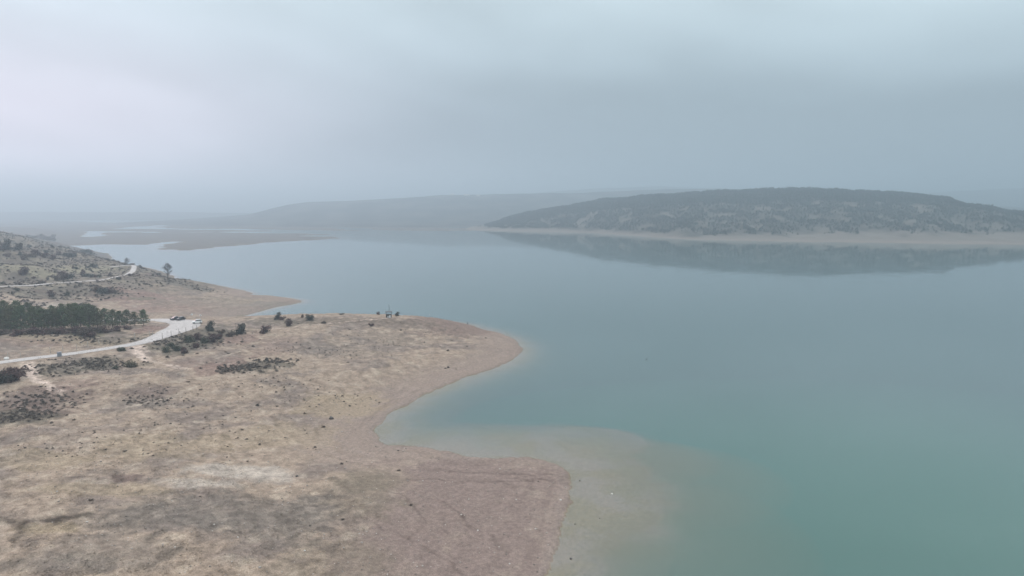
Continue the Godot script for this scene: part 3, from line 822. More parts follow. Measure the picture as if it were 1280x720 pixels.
	var list: Array = [[-118.3, -290.8, 6.983, 5.513, 0, "large round dark shrub standing alone right of the parking place", "shrubs near the parking place"], [-108.5, -295.3, 5.517, 4.414, 1, "round purplish shrub right of the large dark one", "shrubs near the parking place"], [-114.9, -329.6, 4.092, 4.092, 0, "dark round shrub against the narrow inlet", "shrubs near the parking place"], [-111.4, -327.1, 3.64, 2.427, 1, "low reddish shrub touching the dark one by the inlet", "shrubs near the parking place"], [-103.4, -311.9, 4.618, 3.848, 1, "purplish round shrub below the pair at the inlet", "shrubs near the parking place"], [-96.8, -323.6, 4.753, 4.357, 0, "dark round shrub on the headland crest left of the shelter", "shrubs near the parking place"], [-89.1, -318, 3.481, 1.547, 3, "low brown shrub beside the round one on the headland crest", "shrubs near the parking place"], [-103.5, -333.1, 2.042, 2.45, 3, "small twiggy shrub on the skyline between two round shrubs", "shrubs near the parking place"], [-132.5, -294.9, 5.674, 4.918, 0, "dark bluish shrub just below the white car", "shrubs near the parking place"], [-125.8, -291.3, 3.337, 2.595, 3, "brown shrub right of the dark bluish one", "shrubs near the parking place"], [-120, -285.7, 4.354, 2.54, 3, "low brown shrub beside the large round dark shrub", "shrubs near the parking place"], [-129.9, -269.2, 5.236, 3.84, 2, "shrub in the dark thicket below the parking place, sixth from the right", "thicket below the parking place"], [-128.4, -275.2, 4.967, 3.193, 1, "shrub in the dark thicket below the parking place, fourth from the right", "thicket below the parking place"], [-123.9, -270.2, 4.862, 3.125, 2, "shrub in the dark thicket below the parking place, third from the right", "thicket below the parking place"], [-122.1, -272.7, 5.946, 3.847, 1, "shrub in the dark thicket below the parking place, second from the right", "thicket below the parking place"], [-122.5, -279.7, 4.647, 2.86, 1, "shrub in the dark thicket below the parking place, rightmost", "thicket below the parking place"], [-129.7, -251.1, 4.29, 2.64, 2, "shrub in the dark thicket below the parking place, tenth from the right", "thicket below the parking place"], [-127.2, -254.6, 4.663, 2.665, 2, "shrub in the dark thicket below the parking place, eighth from the right", "thicket below the parking place"], [-122.2, -251, 3.914, 2.609, 1, "shrub in the dark thicket below the parking place, seventh from the right", "thicket below the parking place"], [-132.8, -262.2, 4.118, 2.402, 2, "shrub in the dark thicket below the parking place, ninth from the right", "thicket below the parking place"], [-123.7, -262.1, 4.064, 2.37, 1, "shrub in the dark thicket below the parking place, fifth from the right", "thicket below the parking place"], [-154.3, -202.4, 7.089, 5.022, 0, "very dark shrub in the clump below the road, third from the right", "dark clump at the left edge"], [-152.4, -204.4, 7.104, 5.032, 1, "very dark shrub in the clump below the road, second from the right", "dark clump at the left edge"], [-154.8, -210.4, 4.853, 3.64, 1, "very dark shrub in the clump below the road, rightmost", "dark clump at the left edge"], [-156.2, -200.4, 7.664, 5.306, 1, "very dark shrub in the clump below the road, fourth from the right", "dark clump at the left edge"], [-144.4, -248.7, 4.37, 2.353, 2, "low green shrub at the roadside above the pale footpath", "shrubs near the parking place"], [-129.5, -226.9, 5.488, 2.744, 4, "low grey olive bush in the loop of the pale footpath", "shrubs near the parking place"], [-132.3, -222.9, 3.024, 1.814, 2, "small bush left of the pale footpath loop", "shrubs near the parking place"], [-94.8, -392.2, 4.253, 1.89, 3, "low brown shrub on the headland skyline left of the shelter", "shrubs near the parking place"], [-86.8, -343.7, 2.91, 1.247, 3, "flat shrub at the left end of the headland skyline row", "shrubs near the parking place"], [-86, -392.2, 1.411, 2.351, 3, "thin upright shrub on the skyline between shrub row and shelter", "shrubs near the parking place"], [-68.2, -344.7, 2.061, 2.061, 1, "small reddish shrub just left of the lookout shelter", "shrubs near the parking place"], [-58.3, -341.6, 3.253, 2.44, 0, "dark bush against the right side of the lookout shelter", "shrubs near the parking place"], [-65.8, -314.9, 3.017, 1.885, 1, "dark reddish bush on the slope below the lookout shelter", "shrubs near the parking place"], [-200.7, -266.2, 6.994, 3.497, 3, "purplish shrub in the undergrowth before the pines, thirteenth from the right", "undergrowth below the pines"], [-193.4, -263.1, 6.853, 3.046, 1, "purplish shrub in the undergrowth before the pines, twelfth from the right", "undergrowth below the pines"], [-190.6, -266.1, 6.489, 3.053, 1, "purplish shrub in the undergrowth before the pines, eleventh from the right", "undergrowth below the pines"], [-187.2, -267.6, 6.106, 3.053, 1, "purplish shrub in the undergrowth before the pines, tenth from the right", "undergrowth below the pines"], [-184.7, -270.6, 6.127, 3.063, 3, "purplish shrub in the undergrowth before the pines, ninth from the right", "undergrowth below the pines"], [-180.9, -271.6, 5.722, 3.433, 1, "purplish shrub in the undergrowth before the pines, eighth from the right", "undergrowth below the pines"], [-177, -272.6, 5.7, 3.42, 1, "purplish shrub in the undergrowth before the pines, seventh from the right", "undergrowth below the pines"], [-172.4, -272.5, 7.544, 4.149, 3, "purplish shrub in the undergrowth before the pines, sixth from the right", "undergrowth below the pines"], [-171, -276.6, 6.085, 3.043, 3, "purplish shrub in the undergrowth before the pines, fourth from the right", "undergrowth below the pines"], [-168.8, -280.1, 6.11, 3.055, 1, "purplish shrub in the undergrowth before the pines, third from the right", "undergrowth below the pines"], [-167.1, -284.5, 5.405, 2.703, 1, "purplish shrub in the undergrowth before the pines, second from the right", "undergrowth below the pines"], [-166.3, -291.5, 4.714, 2.357, 1, "purplish shrub in the undergrowth before the pines, rightmost", "undergrowth below the pines"], [-203.6, -264.2, 6.996, 3.498, 1, "purplish shrub in the undergrowth before the pines, fourteenth from the right", "undergrowth below the pines"], [-169.3, -269.5, 5.192, 2.967, 1, "purplish shrub in the undergrowth before the pines, fifth from the right", "undergrowth below the pines"], [-270.3, -397.9, 6.19, 4.502, 1, "shrub beside the upper road on the dry left hillside, tenth from the right", "shrubs beside the upper road"], [-249.9, -414.9, 7.936, 5.102, 0, "shrub beside the upper road on the dry left hillside, second from the right", "shrubs beside the upper road"], [-254.5, -414.5, 6.821, 3.979, 3, "shrub beside the upper road on the dry left hillside, fourth from the right", "shrubs beside the upper road"], [-247, -417.4, 6.803, 4.536, 1, "shrub beside the upper road on the dry left hillside, rightmost", "shrubs beside the upper road"], [-299.4, -453.7, 8.914, 6.367, 1, "shrub beside the upper road on the dry left hillside, eighth from the right", "shrubs beside the upper road"], [-296.9, -455.7, 7.008, 5.734, 0, "shrub beside the upper road on the dry left hillside, seventh from the right", "shrubs beside the upper road"], [-299.6, -447.7, 6.941, 5.048, 3, "shrub beside the upper road on the dry left hillside, ninth from the right", "shrubs beside the upper road"], [-297.1, -477.7, 8.568, 4.613, 0, "shrub beside the upper road on the dry left hillside, fifth from the right", "shrubs beside the upper road"], [-302.9, -479.8, 5.317, 5.981, 1, "shrub beside the upper road on the dry left hillside, sixth from the right", "shrubs beside the upper road"], [-287.8, -471.7, 5.826, 3.237, 2, "shrub beside the upper road on the dry left hillside, third from the right", "shrubs beside the upper road"], [-322.1, -447.1, 9.029, 5.805, 1, "shrub beside the upper road on the dry left hillside, twelfth from the right", "shrubs beside the upper road"], [-299.5, -432.1, 6.151, 3.076, 3, "shrub beside the upper road on the dry left hillside, eleventh from the right", "shrubs beside the upper road"], [-381.7, -549.4, 10.968, 5.484, 1, "bushy shrub along the crest of the left hill, tenth from the right", "shrubs along the crest of the left hill"], [-403.2, -621.3, 13.882, 6.073, 0, "bushy shrub along the crest of the left hill, fifth from the right", "shrubs along the crest of the left hill"], [-403.5, -627.3, 8.737, 4.368, 1, "bushy shrub along the crest of the left hill, fourth from the right", "shrubs along the crest of the left hill"], [-518.3, -827.5, 13.726, 5.719, 0, "bushy shrub along the crest of the left hill, third from the right", "shrubs along the crest of the left hill"], [-519, -839.3, 9.249, 4.625, 1, "bushy shrub along the crest of the left hill, second from the right", "shrubs along the crest of the left hill"], [-403.4, -607.2, 4.27, 5.124, 1, "bushy shrub along the crest of the left hill, sixth from the right", "shrubs along the crest of the left hill"], [-399, -536.1, 10.184, 9.4, 0, "bushy shrub along the crest of the left hill, fifteenth from the right", "shrubs along the crest of the left hill"], [-400.1, -530, 9.342, 9.342, 1, "bushy shrub along the crest of the left hill, sixteenth from the right", "shrubs along the crest of the left hill"], [-395.4, -544.1, 10.249, 6.307, 0, "bushy shrub along the crest of the left hill, thirteenth from the right", "shrubs along the crest of the left hill"], [-387, -523.3, 5.336, 3.811, 1, "bushy shrub along the crest of the left hill, fourteenth from the right", "shrubs along the crest of the left hill"], [-379, -528.9, 7.624, 4.575, 3, "bushy shrub along the crest of the left hill, twelfth from the right", "shrubs along the crest of the left hill"], [-376.4, -534.9, 6.131, 3.832, 3, "bushy shrub along the crest of the left hill, eleventh from the right", "shrubs along the crest of the left hill"], [-373.1, -542.9, 7.719, 4.631, 1, "bushy shrub along the crest of the left hill, ninth from the right", "shrubs along the crest of the left hill"], [-338.4, -550.5, 7.563, 4.538, 0, "bushy shrub along the crest of the left hill, rightmost", "shrubs along the crest of the left hill"], [-367.4, -544.8, 6.161, 4.621, 1, "bushy shrub along the crest of the left hill, seventh from the right", "shrubs along the crest of the left hill"], [-416.2, -609.4, 4.322, 5.186, 0, "bushy shrub along the crest of the left hill, eighth from the right", "shrubs along the crest of the left hill"]]
	for i in list.size():
		var s: Array = list[i]
		var sm: Mesh = shrubs[int(s[4])][i % 2]
		var o := part("shrub", sm, leaf, self, on_ground(s[0], s[1], 0.1), Vector3(0, rng.randf() * TAU, 0))
		o.scale = Vector3(s[2] / 1.3, s[3], s[2] / 1.3)
		tag(o, s[5], "shrub", s[6])
	# --- shrubs dotted over the left hillside
	var made := 0
	var tries := 0
	while made < 150 and tries < 4000:
		tries += 1
		var x := rng.randf_range(-700.0, -255.0)
		var z := rng.randf_range(-880.0, -385.0)
		if x < z * 0.78 - 30.0 or shore_d(x, z) < 14.0 or noise_b.get_noise_2d(x * 0.5, z * 0.5) < -0.02:
			continue
		var r := road_near(x, z)
		if r.x < r.y + 3.0:
			continue
		var o := part("shrub", shrubs[rng.randi() % 4][made % 2], leaf, self, on_ground(x, z, 0.1), Vector3(0, rng.randf() * TAU, 0))
		var w := rng.randf_range(1.8, 4.6)
		o.scale = Vector3(w / 1.3, w * rng.randf_range(0.5, 0.8), w / 1.3)
		tag(o, "low dark shrub dotted over the dry hillside beyond the upper road", "shrub", "shrubs dotted over the left hillside")
		made += 1
	# --- dark tussocks on the dry grass: the larger ones as things, the small ones as stuff
	var tuft_big := shrub_mesh(Color(0.115, 0.098, 0.086), 150, 0.7, 1.7)
	var tuft_tan := shrub_mesh(Color(0.16, 0.13, 0.105), 150, 0.6, 1.8)
	made = 0
	tries = 0
	while made < 90 and tries < 9000:
		tries += 1
		var x := rng.randf_range(-170.0, 0.0)
		var z := rng.randf_range(-330.0, -120.0)
		if x < z * 0.76 or shore_d(x, z) < 9.0 or noise_b.get_noise_2d(x * 0.7 + 50.0, z * 0.7) < 0.08:
			continue
		var o := part("tussock", tuft_big if made % 3 else tuft_tan, leaf, self, on_ground(x, z, 0.05), Vector3(0, rng.randf() * TAU, 0))
		var w := 0.5 + 0.9 * pow(rng.randf(), 2.0)
		o.scale = Vector3(w, w * rng.randf_range(0.4, 0.7), w * rng.randf_range(0.7, 1.2))
		tag(o, "small dark tussock scattered on the dry straw coloured slope", "tussock", "dark tussocks on the dry slope")
		made += 1
	var low := []
	var tints := []
	for h in [[-92.3, -233.8, 9.876, 5.8, 170, 1.1], [-87.6, -244.3, 8.581, 5, 90, 1], [-98.8, -229.2, 3.222, 3.25, 40, 1], [-129.1, -175.5, 8.206, 6.05, 160, 0.9], [-133.5, -188.1, 11.02, 9.9, 200, 0.8], [-104.7, -193.5, 9.05, 8.6, 110, 0.7], [-142.3, -229, 13.423, 8.6, 260, 0.9], [-152, -219, 10.27, 8.35, 120, 0.9], [-130.6, -274.3, 16.061, 18.4, 300, 1.1], [-75.7, -264.4, 27.855, 10.6, 110, 0.55], [-54.6, -286.4, 20.117, 15.65, 80, 0.5], [-34.2, -320.1, 18.757, 11.2, 50, 0.5], [-80, -169.6, 27.902, 23.95, 70, 0.5], [-52.6, -208.1, 14.631, 16.65, 40, 0.6], [-100.7, -153.7, 16.249, 8.85, 50, 0.5], [-75.6, -217.5, 20.352, 9.15, 50, 0.6], [-167.1, -264.9, 27.96, 6.85, 140, 1], [-254.5, -414.5, 24.267, 11.8, 90, 1.2], [-233.6, -489, 22.931, 10.2, 120, 1.2]]:
		for k in int(h[4]):
			var x: float = h[0] + rng.randfn(0, h[2] * 0.5)
			var z: float = h[1] + rng.randfn(0, h[3] * 0.5)
			if shore_d(x, z) < 6.0:
				continue
			var r := road_near(x, z)
			if r.x < r.y + 1.0:
				continue
			var w: float = rng.randf_range(0.45, 1.35) * h[5]
			low.append(standing(x, z, Vector3(w, w * rng.randf_range(0.35, 0.8), w), rng.randf() * TAU, 0.03))
			tints.append(Color(1, 1, 1) * rng.randf_range(0.75, 2.3))
	tries = 0
	while low.size() < 9000 and tries < 40000:
		tries += 1
		var x := rng.randf_range(-640.0, -240.0)
		var z := rng.randf_range(-860.0, -360.0)
		if x < z * 0.78 - 30.0 or shore_d(x, z) < 14.0 or noise_b.get_noise_2d(x, z) < rng.randf_range(-0.35, 0.3):
			continue
		var r := road_near(x, z)
		if r.x < r.y + 1.5:
			continue
		var w := rng.randf_range(0.6, 1.9)
		low.append(standing(x, z, Vector3(w, w * rng.randf_range(0.35, 0.7), w), rng.randf() * TAU, 0.03))
		tints.append(Color(1, 1, 1) * rng.randf_range(0.6, 1.7))
	scatter("low_heath", tuft_big, leaf, low, tints, "patches of low dark heath plants on the dry slope", "heath")
	# --- dry grass over the near slope
	var blade := new_st()
	for k in 7:
		var ang := rng.randf() * TAU
		var d := Vector3(cos(ang), 0, sin(ang))
		var side := Vector3(-d.z, 0, d.x) * 0.05
		var base := d * rng.randf_range(0.0, 0.16)
		var tip := base + d * rng.randf_range(0.15, 0.4) + Vector3(0, rng.randf_range(0.06, 0.2), 0)
		blade.set_color(Color(1, 1, 1) * rng.randf_range(0.8, 1.1))
		for v in [base - side, base + side, tip]:
			blade.add_vertex(v)
	blade.generate_normals()
	var blades := blade.commit()
	var places := []
	tints = []
	tries = 0
	while places.size() < 50000 and tries < 190000:
		tries += 1
		var z := -95.0 - 260.0 * pow(rng.randf(), 1.25)
		var x := rng.randf_range(z * 0.78, 5.0)
		if shore_d(x, z) < 14.0:
			continue
		if shore_d(x, z) < 34.0 and z > -172.0:
			continue
		var n := noise_b.get_noise_2d(x * 1.4, z * 1.4) + 0.5 * noise_a.get_noise_2d(x * 2.0, z * 2.0)
		if n < rng.randf_range(-0.5, 0.35):
			continue
		if x < -135.0 and z < -215.0:
			var r := road_near(x, z)
			if r.x < r.y + 0.5:
				continue
		var w := rng.randf_range(0.5, 1.2)
		places.append(Transform3D(Basis(Vector3.UP, rng.randf() * TAU) * Basis.from_scale(Vector3(w, w * 0.8, w)), Vector3(x, ground_h(x, z, false) - 0.02, z)))
		var g := ground_color(x, z, 1.0)
		var t := rng.randf_range(0.55, 1.15)
		tints.append(Color(g.r * t, g.g * t * 0.99, g.b * t * 0.95, 1.0))
	scatter("dry_grass", blades, leaf, places, tints, "short dry straw coloured grass covering the near slope", "grass")
	# --- woods on the far hill, too far off to tell apart
	_hill_woods(leaf)

func _hill_woods(leaf: Material):
	var kinds := []
	for q in 3:
		var st := new_st()
		for k in 46:
			var ang := rng.randf() * TAU
			var t := pow(rng.randf(), 0.8)
			var r := (0.42 if q < 2 else 0.55) * sqrt(rng.randf()) * (1.15 - t)
			var c := Vector3(cos(ang) * r, 0.08 + t * 0.85, sin(ang) * r)
			leaf_into(st, c, rng.randf_range(0.18, 0.34), Color(1, 1, 1) * rng.randf_range(0.7, 1.2))
		tube_into(st, Vector3(0, -0.1, 0), Vector3(0, 0.6, 0), 0.035, 0.02, 3)
		kinds.append(st.commit())
	var places := [[], [], []]
	var tints := [[], [], []]
	var tries := 0
	var total := 0
	while total < 34000 and tries < 90000:
		tries += 1
		var x := rng.randf_range(-260.0, 1560.0)
		var r := ridge_at(RIDGES[0], x)
		var s := ridge_at(HILL_SHORE, x).x
		var z := lerpf(s - 45.0, r.x - 60.0, rng.randf())
		var h := hill_h(x, z)
		if h < hill_bank(x) * (1.0 + 0.7 * noise_a.get_noise_2d(x * 2.0, z * 2.0)):
			continue
		var t := h / maxf(r.y, 10.0)
		var n := 0.6 * noise_b.get_noise_2d(x * 0.35, z * 0.35) + 0.7 * noise_a.get_noise_2d(x * 0.9, z * 0.9)
		# close wood on the top, broken scrub lower down
		if rng.randf() > clampf(lerpf(0.62 - 2.2 * n, 0.93, smoothstep(0.55, 0.8, t + 0.25 * noise_a.get_noise_2d(x * 0.5, 7.0))), 0.05, 1.0):
			continue
		var q := rng.randi() % 3
		var w := rng.randf_range(4.5, 10.5) if t > 0.7 else rng.randf_range(2.5, 6.5)
		places[q].append(Transform3D(Basis(Vector3.UP, rng.randf() * TAU) * Basis.from_scale(Vector3(w * rng.randf_range(0.75, 1.1), w, w * 0.9)), Vector3(x, h - 0.2, z)))
		tints[q].append((Color(0.050, 0.062, 0.045) if rng.randf() < 0.7 else Color(0.10, 0.085, 0.075)) * rng.randf_range(0.75, 1.25))
		total += 1
	for q in 3:
		scatter("hillside_woods", kinds[q], leaf, places[q], tints[q], ["dark conifers massed on the hill across the water", "open scrub oaks massed on the hill across the water", "rounded bushes massed on the hill across the water"][q], "woods")

# ---------------------------------------------------------------- small things
func _small_things():
	# --- vehicles on the gravel parking place
	var dark := paint(Color(0.03, 0.034, 0.042), 0.3, 0.2, 0.5)
	var slate := paint(Color(0.05, 0.055, 0.06), 0.3, 0.2, 0.5)
	var white := paint(Color(0.78, 0.78, 0.77), 0.35, 0.0, 0.5)
	_car(Vector3(-162.8, 0, -325.6), 0.9, dark, "dark car parked at the far edge of the gravel, nearest the pines", 0)
	_car(Vector3(-159.7, 0, -325.1), 1.1, slate, "dark grey car parked beside another dark car at gravel edge", 0)
	_car(Vector3(-147.2, 0, -315.0), 0.55, white, "white estate car with dark windows parked on the gravel bend", 1)
	# --- road signs by the parking place
	for s in [[-156.6, -330.1, 2.6, "white board on a post, left of the two behind the white car", 0.3, 0.9], [-151.9, -329.1, 2.4, "white board on a post, right of the two behind the white car", -0.2, 0.8], [-46.6, -381.6, 2.2, "small white sign on a thin post right of the lookout shelter", 0.2, 0.6]]:
		var t := thing("road_sign", s[3], "sign", on_ground(s[0], s[1]), s[4])
		var pole := new_st()
		tube_into(pole, Vector3(0, -0.4, 0), Vector3(0, s[2], 0), 0.05, 0.05, 8)
		part("post", pole.commit(), paint(Color(0.3, 0.3, 0.31), 0.5, 0.6), t)
		part("board", box_mesh(Vector3(s[5], s[5] * 0.8, 0.04)), paint(Color(0.76, 0.76, 0.76), 0.5), t, Vector3(0, s[2] - s[5] * 0.3, 0.07))
	# --- fence posts
	var post := new_st()
	var shaft := [Vector2(0.0, -0.4), Vector2(0.085, -0.4), Vector2(0.075, 1.9), Vector2(0.06, 1.97), Vector2(0.0, 1.99)]
	var post_mesh := lathe(shaft, 6)
	var pale := paint(Color(0.46, 0.45, 0.43), 0.9)
	var weathered := paint(Color(0.17, 0.155, 0.14), 0.95)
	for s in [[-174.7, -232.2, 2.2, 1, "pale fence post along the near gravel road, tenth from the right", "fence posts along the near road"], [-171, -233.2, 2, 1, "pale fence post along the near gravel road, ninth from the right", "fence posts along the near road"], [-166.7, -242.2, 2.2, 1, "pale fence post along the near gravel road, eighth from the right", "fence posts along the near road"], [-164.7, -246.2, 2.3, 1, "pale fence post along the near gravel road, seventh from the right", "fence posts along the near road"], [-161, -248.2, 2.3, 1, "pale fence post along the near gravel road, sixth from the right", "fence posts along the near road"], [-160, -253.3, 2.3, 1, "pale fence post along the near gravel road, fifth from the right", "fence posts along the near road"], [-158.5, -257.8, 2.4, 1, "pale fence post along the near gravel road, fourth from the right", "fence posts along the near road"], [-152.7, -272.3, 2.3, 1, "pale fence post along the near gravel road, third from the right", "fence posts along the near road"], [-150.3, -278.9, 2.2, 1, "pale fence post along the near gravel road, second from the right", "fence posts along the near road"], [-149.8, -280.4, 2.2, 1, "pale fence post along the near gravel road, rightmost", "fence posts along the near road"], [-141.9, -272.8, 2.5, 0.0, "dark fence post beside the gravel bend, sixth from the right", "fence posts along the bend"], [-141.3, -278.9, 2.5, 0.0, "dark fence post beside the gravel bend, fifth from the right", "fence posts along the bend"], [-140.6, -283.9, 2.5, 0.0, "dark fence post beside the gravel bend, fourth from the right", "fence posts along the bend"], [-140.2, -289.4, 2.4, 0.0, "dark fence post beside the gravel bend, third from the right", "fence posts along the bend"], [-139, -293.4, 2.4, 0.0, "dark fence post beside the gravel bend, second from the right", "fence posts along the bend"], [-138.8, -296.4, 2.3, 0.0, "dark fence post beside the gravel bend, rightmost", "fence posts along the bend"], [-332.1, -568.3, 2.8, 0.0, "fence post at the bend of the upper road, seventh from the right", "fence posts at the upper road"], [-331.7, -572.3, 2.8, 0.0, "fence post at the bend of the upper road, sixth from the right", "fence posts at the upper road"], [-330.9, -574.2, 2.8, 0.0, "fence post at the bend of the upper road, fifth from the right", "fence posts at the upper road"], [-331.1, -578.2, 2.8, 0.0, "fence post at the bend of the upper road, fourth from the right", "fence posts at the upper road"], [-330.2, -580.2, 2.8, 0.0, "fence post at the bend of the upper road, third from the right", "fence posts at the upper road"], [-324.8, -590, 2.8, 0.0, "fence post at the bend of the upper road, second from the right", "fence posts at the upper road"], [-322, -589.9, 2.6, 0.0, "fence post at the bend of the upper road, rightmost", "fence posts at the upper road"], [-273.2, -447.1, 3, 1, "white post beside the upper road below the shrubs, second from the right", "white posts at the upper road"], [-273.7, -449.6, 3, 1, "white post beside the upper road below the shrubs, rightmost", "white posts at the upper road"]]:
		var o := part("fence_post", post_mesh, pale if s[3] > 0.5 else weathered, self, on_ground(s[0], s[1], 0.0), Vector3(rng.randfn(0, 0.03), rng.randf() * TAU, rng.randfn(0, 0.03)))
		o.scale = Vector3(1.0, s[2] / 2.0, 1.0)
		tag(o, s[4], "fence post", s[5])
	# --- roadside cabinet
	var cab := thing("roadside_cabinet", "grey blue metal cabinet standing at the edge of the near gravel road", "cabinet", on_ground(-159.8, -236.7), 0.35)
	part("plinth", box_mesh(Vector3(1.35, 0.35, 0.75)), paint(Color(0.3, 0.29, 0.28)), cab, Vector3(0, 0.12, 0))
	part("body", box_mesh(Vector3(1.25, 1.35, 0.65)), paint(Color(0.20, 0.225, 0.26), 0.5, 0.1), cab, Vector3(0, 0.97, 0))
	part("roof", box_mesh(Vector3(1.4, 0.08, 0.8)), paint(Color(0.33, 0.35, 0.38), 0.5, 0.1), cab, Vector3(0, 1.69, 0))
	for q in [-1, 1]:
		var door := part("door", box_mesh(Vector3(0.56, 1.2, 0.03)), paint(Color(0.24, 0.265, 0.30), 0.5, 0.1), cab, Vector3(q * 0.3, 0.97, 0.342))
		part("handle", box_mesh(Vector3(0.04, 0.16, 0.03)), paint(Color(0.1, 0.1, 0.1), 0.4, 0.6), door, Vector3(-q * 0.22, 0, 0.03))
	# --- pale stones
	var stones := []
	for k in 4:
		stones.append(_stone(k))
	var chalk := paint(Color(0.62, 0.60, 0.57), 0.95)
	var rock := paint(Color(0.10, 0.092, 0.088), 0.95)
	var k := 0
	for s in [[21.2, -139, 0.455, 1, "white stone standing in the shallows off the mud lobe"], [10.1, -135.5, 0.39, 1, "white stone at the wet edge of the mud lobe"], [4.4, -122.5, 0.325, 1, "white stone in the middle of the mud lobe"], [-2.8, -152.6, 0.286, 1, "small white stone near the top of the mud lobe"], [-0.4, -109.4, 0.26, 1, "small white stone near the bottom of the mud lobe"], [-6.4, -121.5, 0.325, 1, "pale stone at the end of a dark rill"], [-35.2, -110.1, 0.325, 1, "pale stone on the brown grass at bottom centre"], [-173.7, -230.2, 1.69, 1, "pale boulder at the left end of the near road"], [10.2, -111.9, 0.455, 0.0, "dark stone in the shallows nearest the camera"], [15.1, -146.1, 0.364, 0.0, "dark stone in the shallows right of the lobe tip"], [17.2, -127.5, 0.26, 0.0, "small dark stone in the shallows below the white one"], [12.1, -125, 0.286, 0.0, "small dark stone at the water edge below the lobe tip"], [-28.4, -164.7, 0.455, 0.0, "dark stone at the head of the cove"], [-51, -187, 1.3, 0.0, "dark boulder on the grass left of the cove"], [-47.3, -144.3, 0.65, 0.0, "dark stone beside the pale salt patch"]]:
		var o := part("stone", stones[k % 4], chalk if s[3] > 0.5 else rock, self, Vector3(s[0], maxf(ground_h(s[0], s[1]), -0.3) + s[2] * 0.12, s[1]), Vector3(0, k * 1.3, 0))
		o.scale = Vector3.ONE * s[2]
		tag(o, s[4], "stone", "stones on the mud shore")
		k += 1
	# pebbles and clods too many to count
	var many := []
	var tints := []
	while many.size() < 5000:
		var z := rng.randf_range(-340.0, -100.0)
		var x := rng.randf_range(z * 0.75, 14.0)
		if shore_d(x, z) < 1.0:
			continue
		var w := rng.randf_range(0.06, 0.28) * (1.0 + 0.7 * pow(rng.randf(), 6.0))
		many.append(Transform3D(Basis(Vector3.UP, rng.randf() * TAU) * Basis.from_scale(Vector3(w, w * 0.7, w)), Vector3(x, ground_h(x, z, false) + w * 0.15, z)))
		var g := rng.randf()
		tints.append(Color(0.16, 0.14, 0.125).lerp(Color(0.5, 0.46, 0.42), g * g))
	scatter("pebbles", stones[0], foliage_material(), many, tints, "small stones and clods strewn over the dry slope and strand", "pebbles")
	# --- lookout shelter with a mast
	var hut := thing("lookout_shelter", "small open lookout shelter with flat dark roof and thin mast on the headland", "shelter", on_ground(-61.2, -335.1), 0.25)
	hut.scale = Vector3.ONE * 0.85
	var steel := paint(Color(0.15, 0.155, 0.16), 0.6, 0.3)
	var roof := part("roof", box_mesh(Vector3(3.7, 0.28, 2.8)), steel, hut, Vector3(0, 3.5, 0))
	part("roof_rim", box_mesh(Vector3(3.86, 0.12, 2.96)), paint(Color(0.17, 0.18, 0.19), 0.6, 0.2), roof, Vector3(0, 0.2, 0))
	for q in [[-1, -1], [1, -1], [-1, 1], [1, 1]]:
		part("post", box_mesh(Vector3(0.16, 3.7, 0.16)), steel, hut, Vector3(q[0] * 1.55, 1.51, q[1] * 1.1))
	part("back_wall", box_mesh(Vector3(2.9, 2.1, 0.1)), paint(Color(0.14, 0.13, 0.125)), hut, Vector3(0, 1.0, -1.1))
	part("side_wall", box_mesh(Vector3(0.1, 1.7, 2.0)), paint(Color(0.15, 0.14, 0.13)), hut, Vector3(-1.55, 0.8, 0))
	part("white_panel", box_mesh(Vector3(0.75, 1.5, 0.12)), paint(Color(0.78, 0.79, 0.8)), hut, Vector3(0.55, 0.85, 0.95))
	part("white_panel", box_mesh(Vector3(0.6, 1.1, 0.12)), paint(Color(0.6, 0.61, 0.62)), hut, Vector3(-0.45, 0.65, 0.95))
	var mast_st := new_st()
	tube_into(mast_st, Vector3(0, 0, 0), Vector3(0, 4.3, 0), 0.11, 0.08, 8)
	var mast := part("mast", mast_st.commit(), paint(Color(0.2, 0.205, 0.21), 0.5, 0.4), hut, Vector3(0.3, 3.64, 0))
	part("cross_arm", box_mesh(Vector3(0.9, 0.05, 0.05)), paint(Color(0.25, 0.25, 0.26), 0.5, 0.4), mast, Vector3(0, 4.0, 0))
	part("sensor", lathe([Vector2(0, 0.0), Vector2(0.2, 0.03), Vector2(0.24, 0.2), Vector2(0.15, 0.32), Vector2(0, 0.34)], 10), paint(Color(0.7, 0.71, 0.72)), mast, Vector3(0.4, 4.05, 0))
	# --- person
	var body := _person_mesh()
	var who := thing("person", "person in dark clothes standing on the headland above the water", "person", on_ground(-22.8, -346.5), 2.6)
	part("body", body, _person_material(), who)
	# --- water bird
	var bird := thing("waterbird", "small dark waterbird floating alone on the open lake", "bird", Vector3(54.1, 0.0, -269.7), 0.7)
	var plume := paint(Color(0.035, 0.035, 0.036), 0.7)
	part("body", _blob([[Vector3(-0.42, 0.1, 0), 0.05], [Vector3(-0.2, 0.06, 0), 0.15], [Vector3(0.1, 0.05, 0), 0.17], [Vector3(0.28, 0.1, 0), 0.1], [Vector3(0.36, 0.3, 0), 0.05], [Vector3(0.38, 0.42, 0), 0.065], [Vector3(0.55, 0.4, 0), 0.015]], 0.03, 0.05), plume, bird)
	part("wing", _blob([[Vector3(-0.36, 0.17, 0.07), 0.03], [Vector3(0.1, 0.15, 0.12), 0.08]], 0.025, 0.03), plume, bird)
	part("wing", _blob([[Vector3(-0.36, 0.17, -0.07), 0.03], [Vector3(0.1, 0.15, -0.12), 0.08]], 0.025, 0.03), plume, bird)
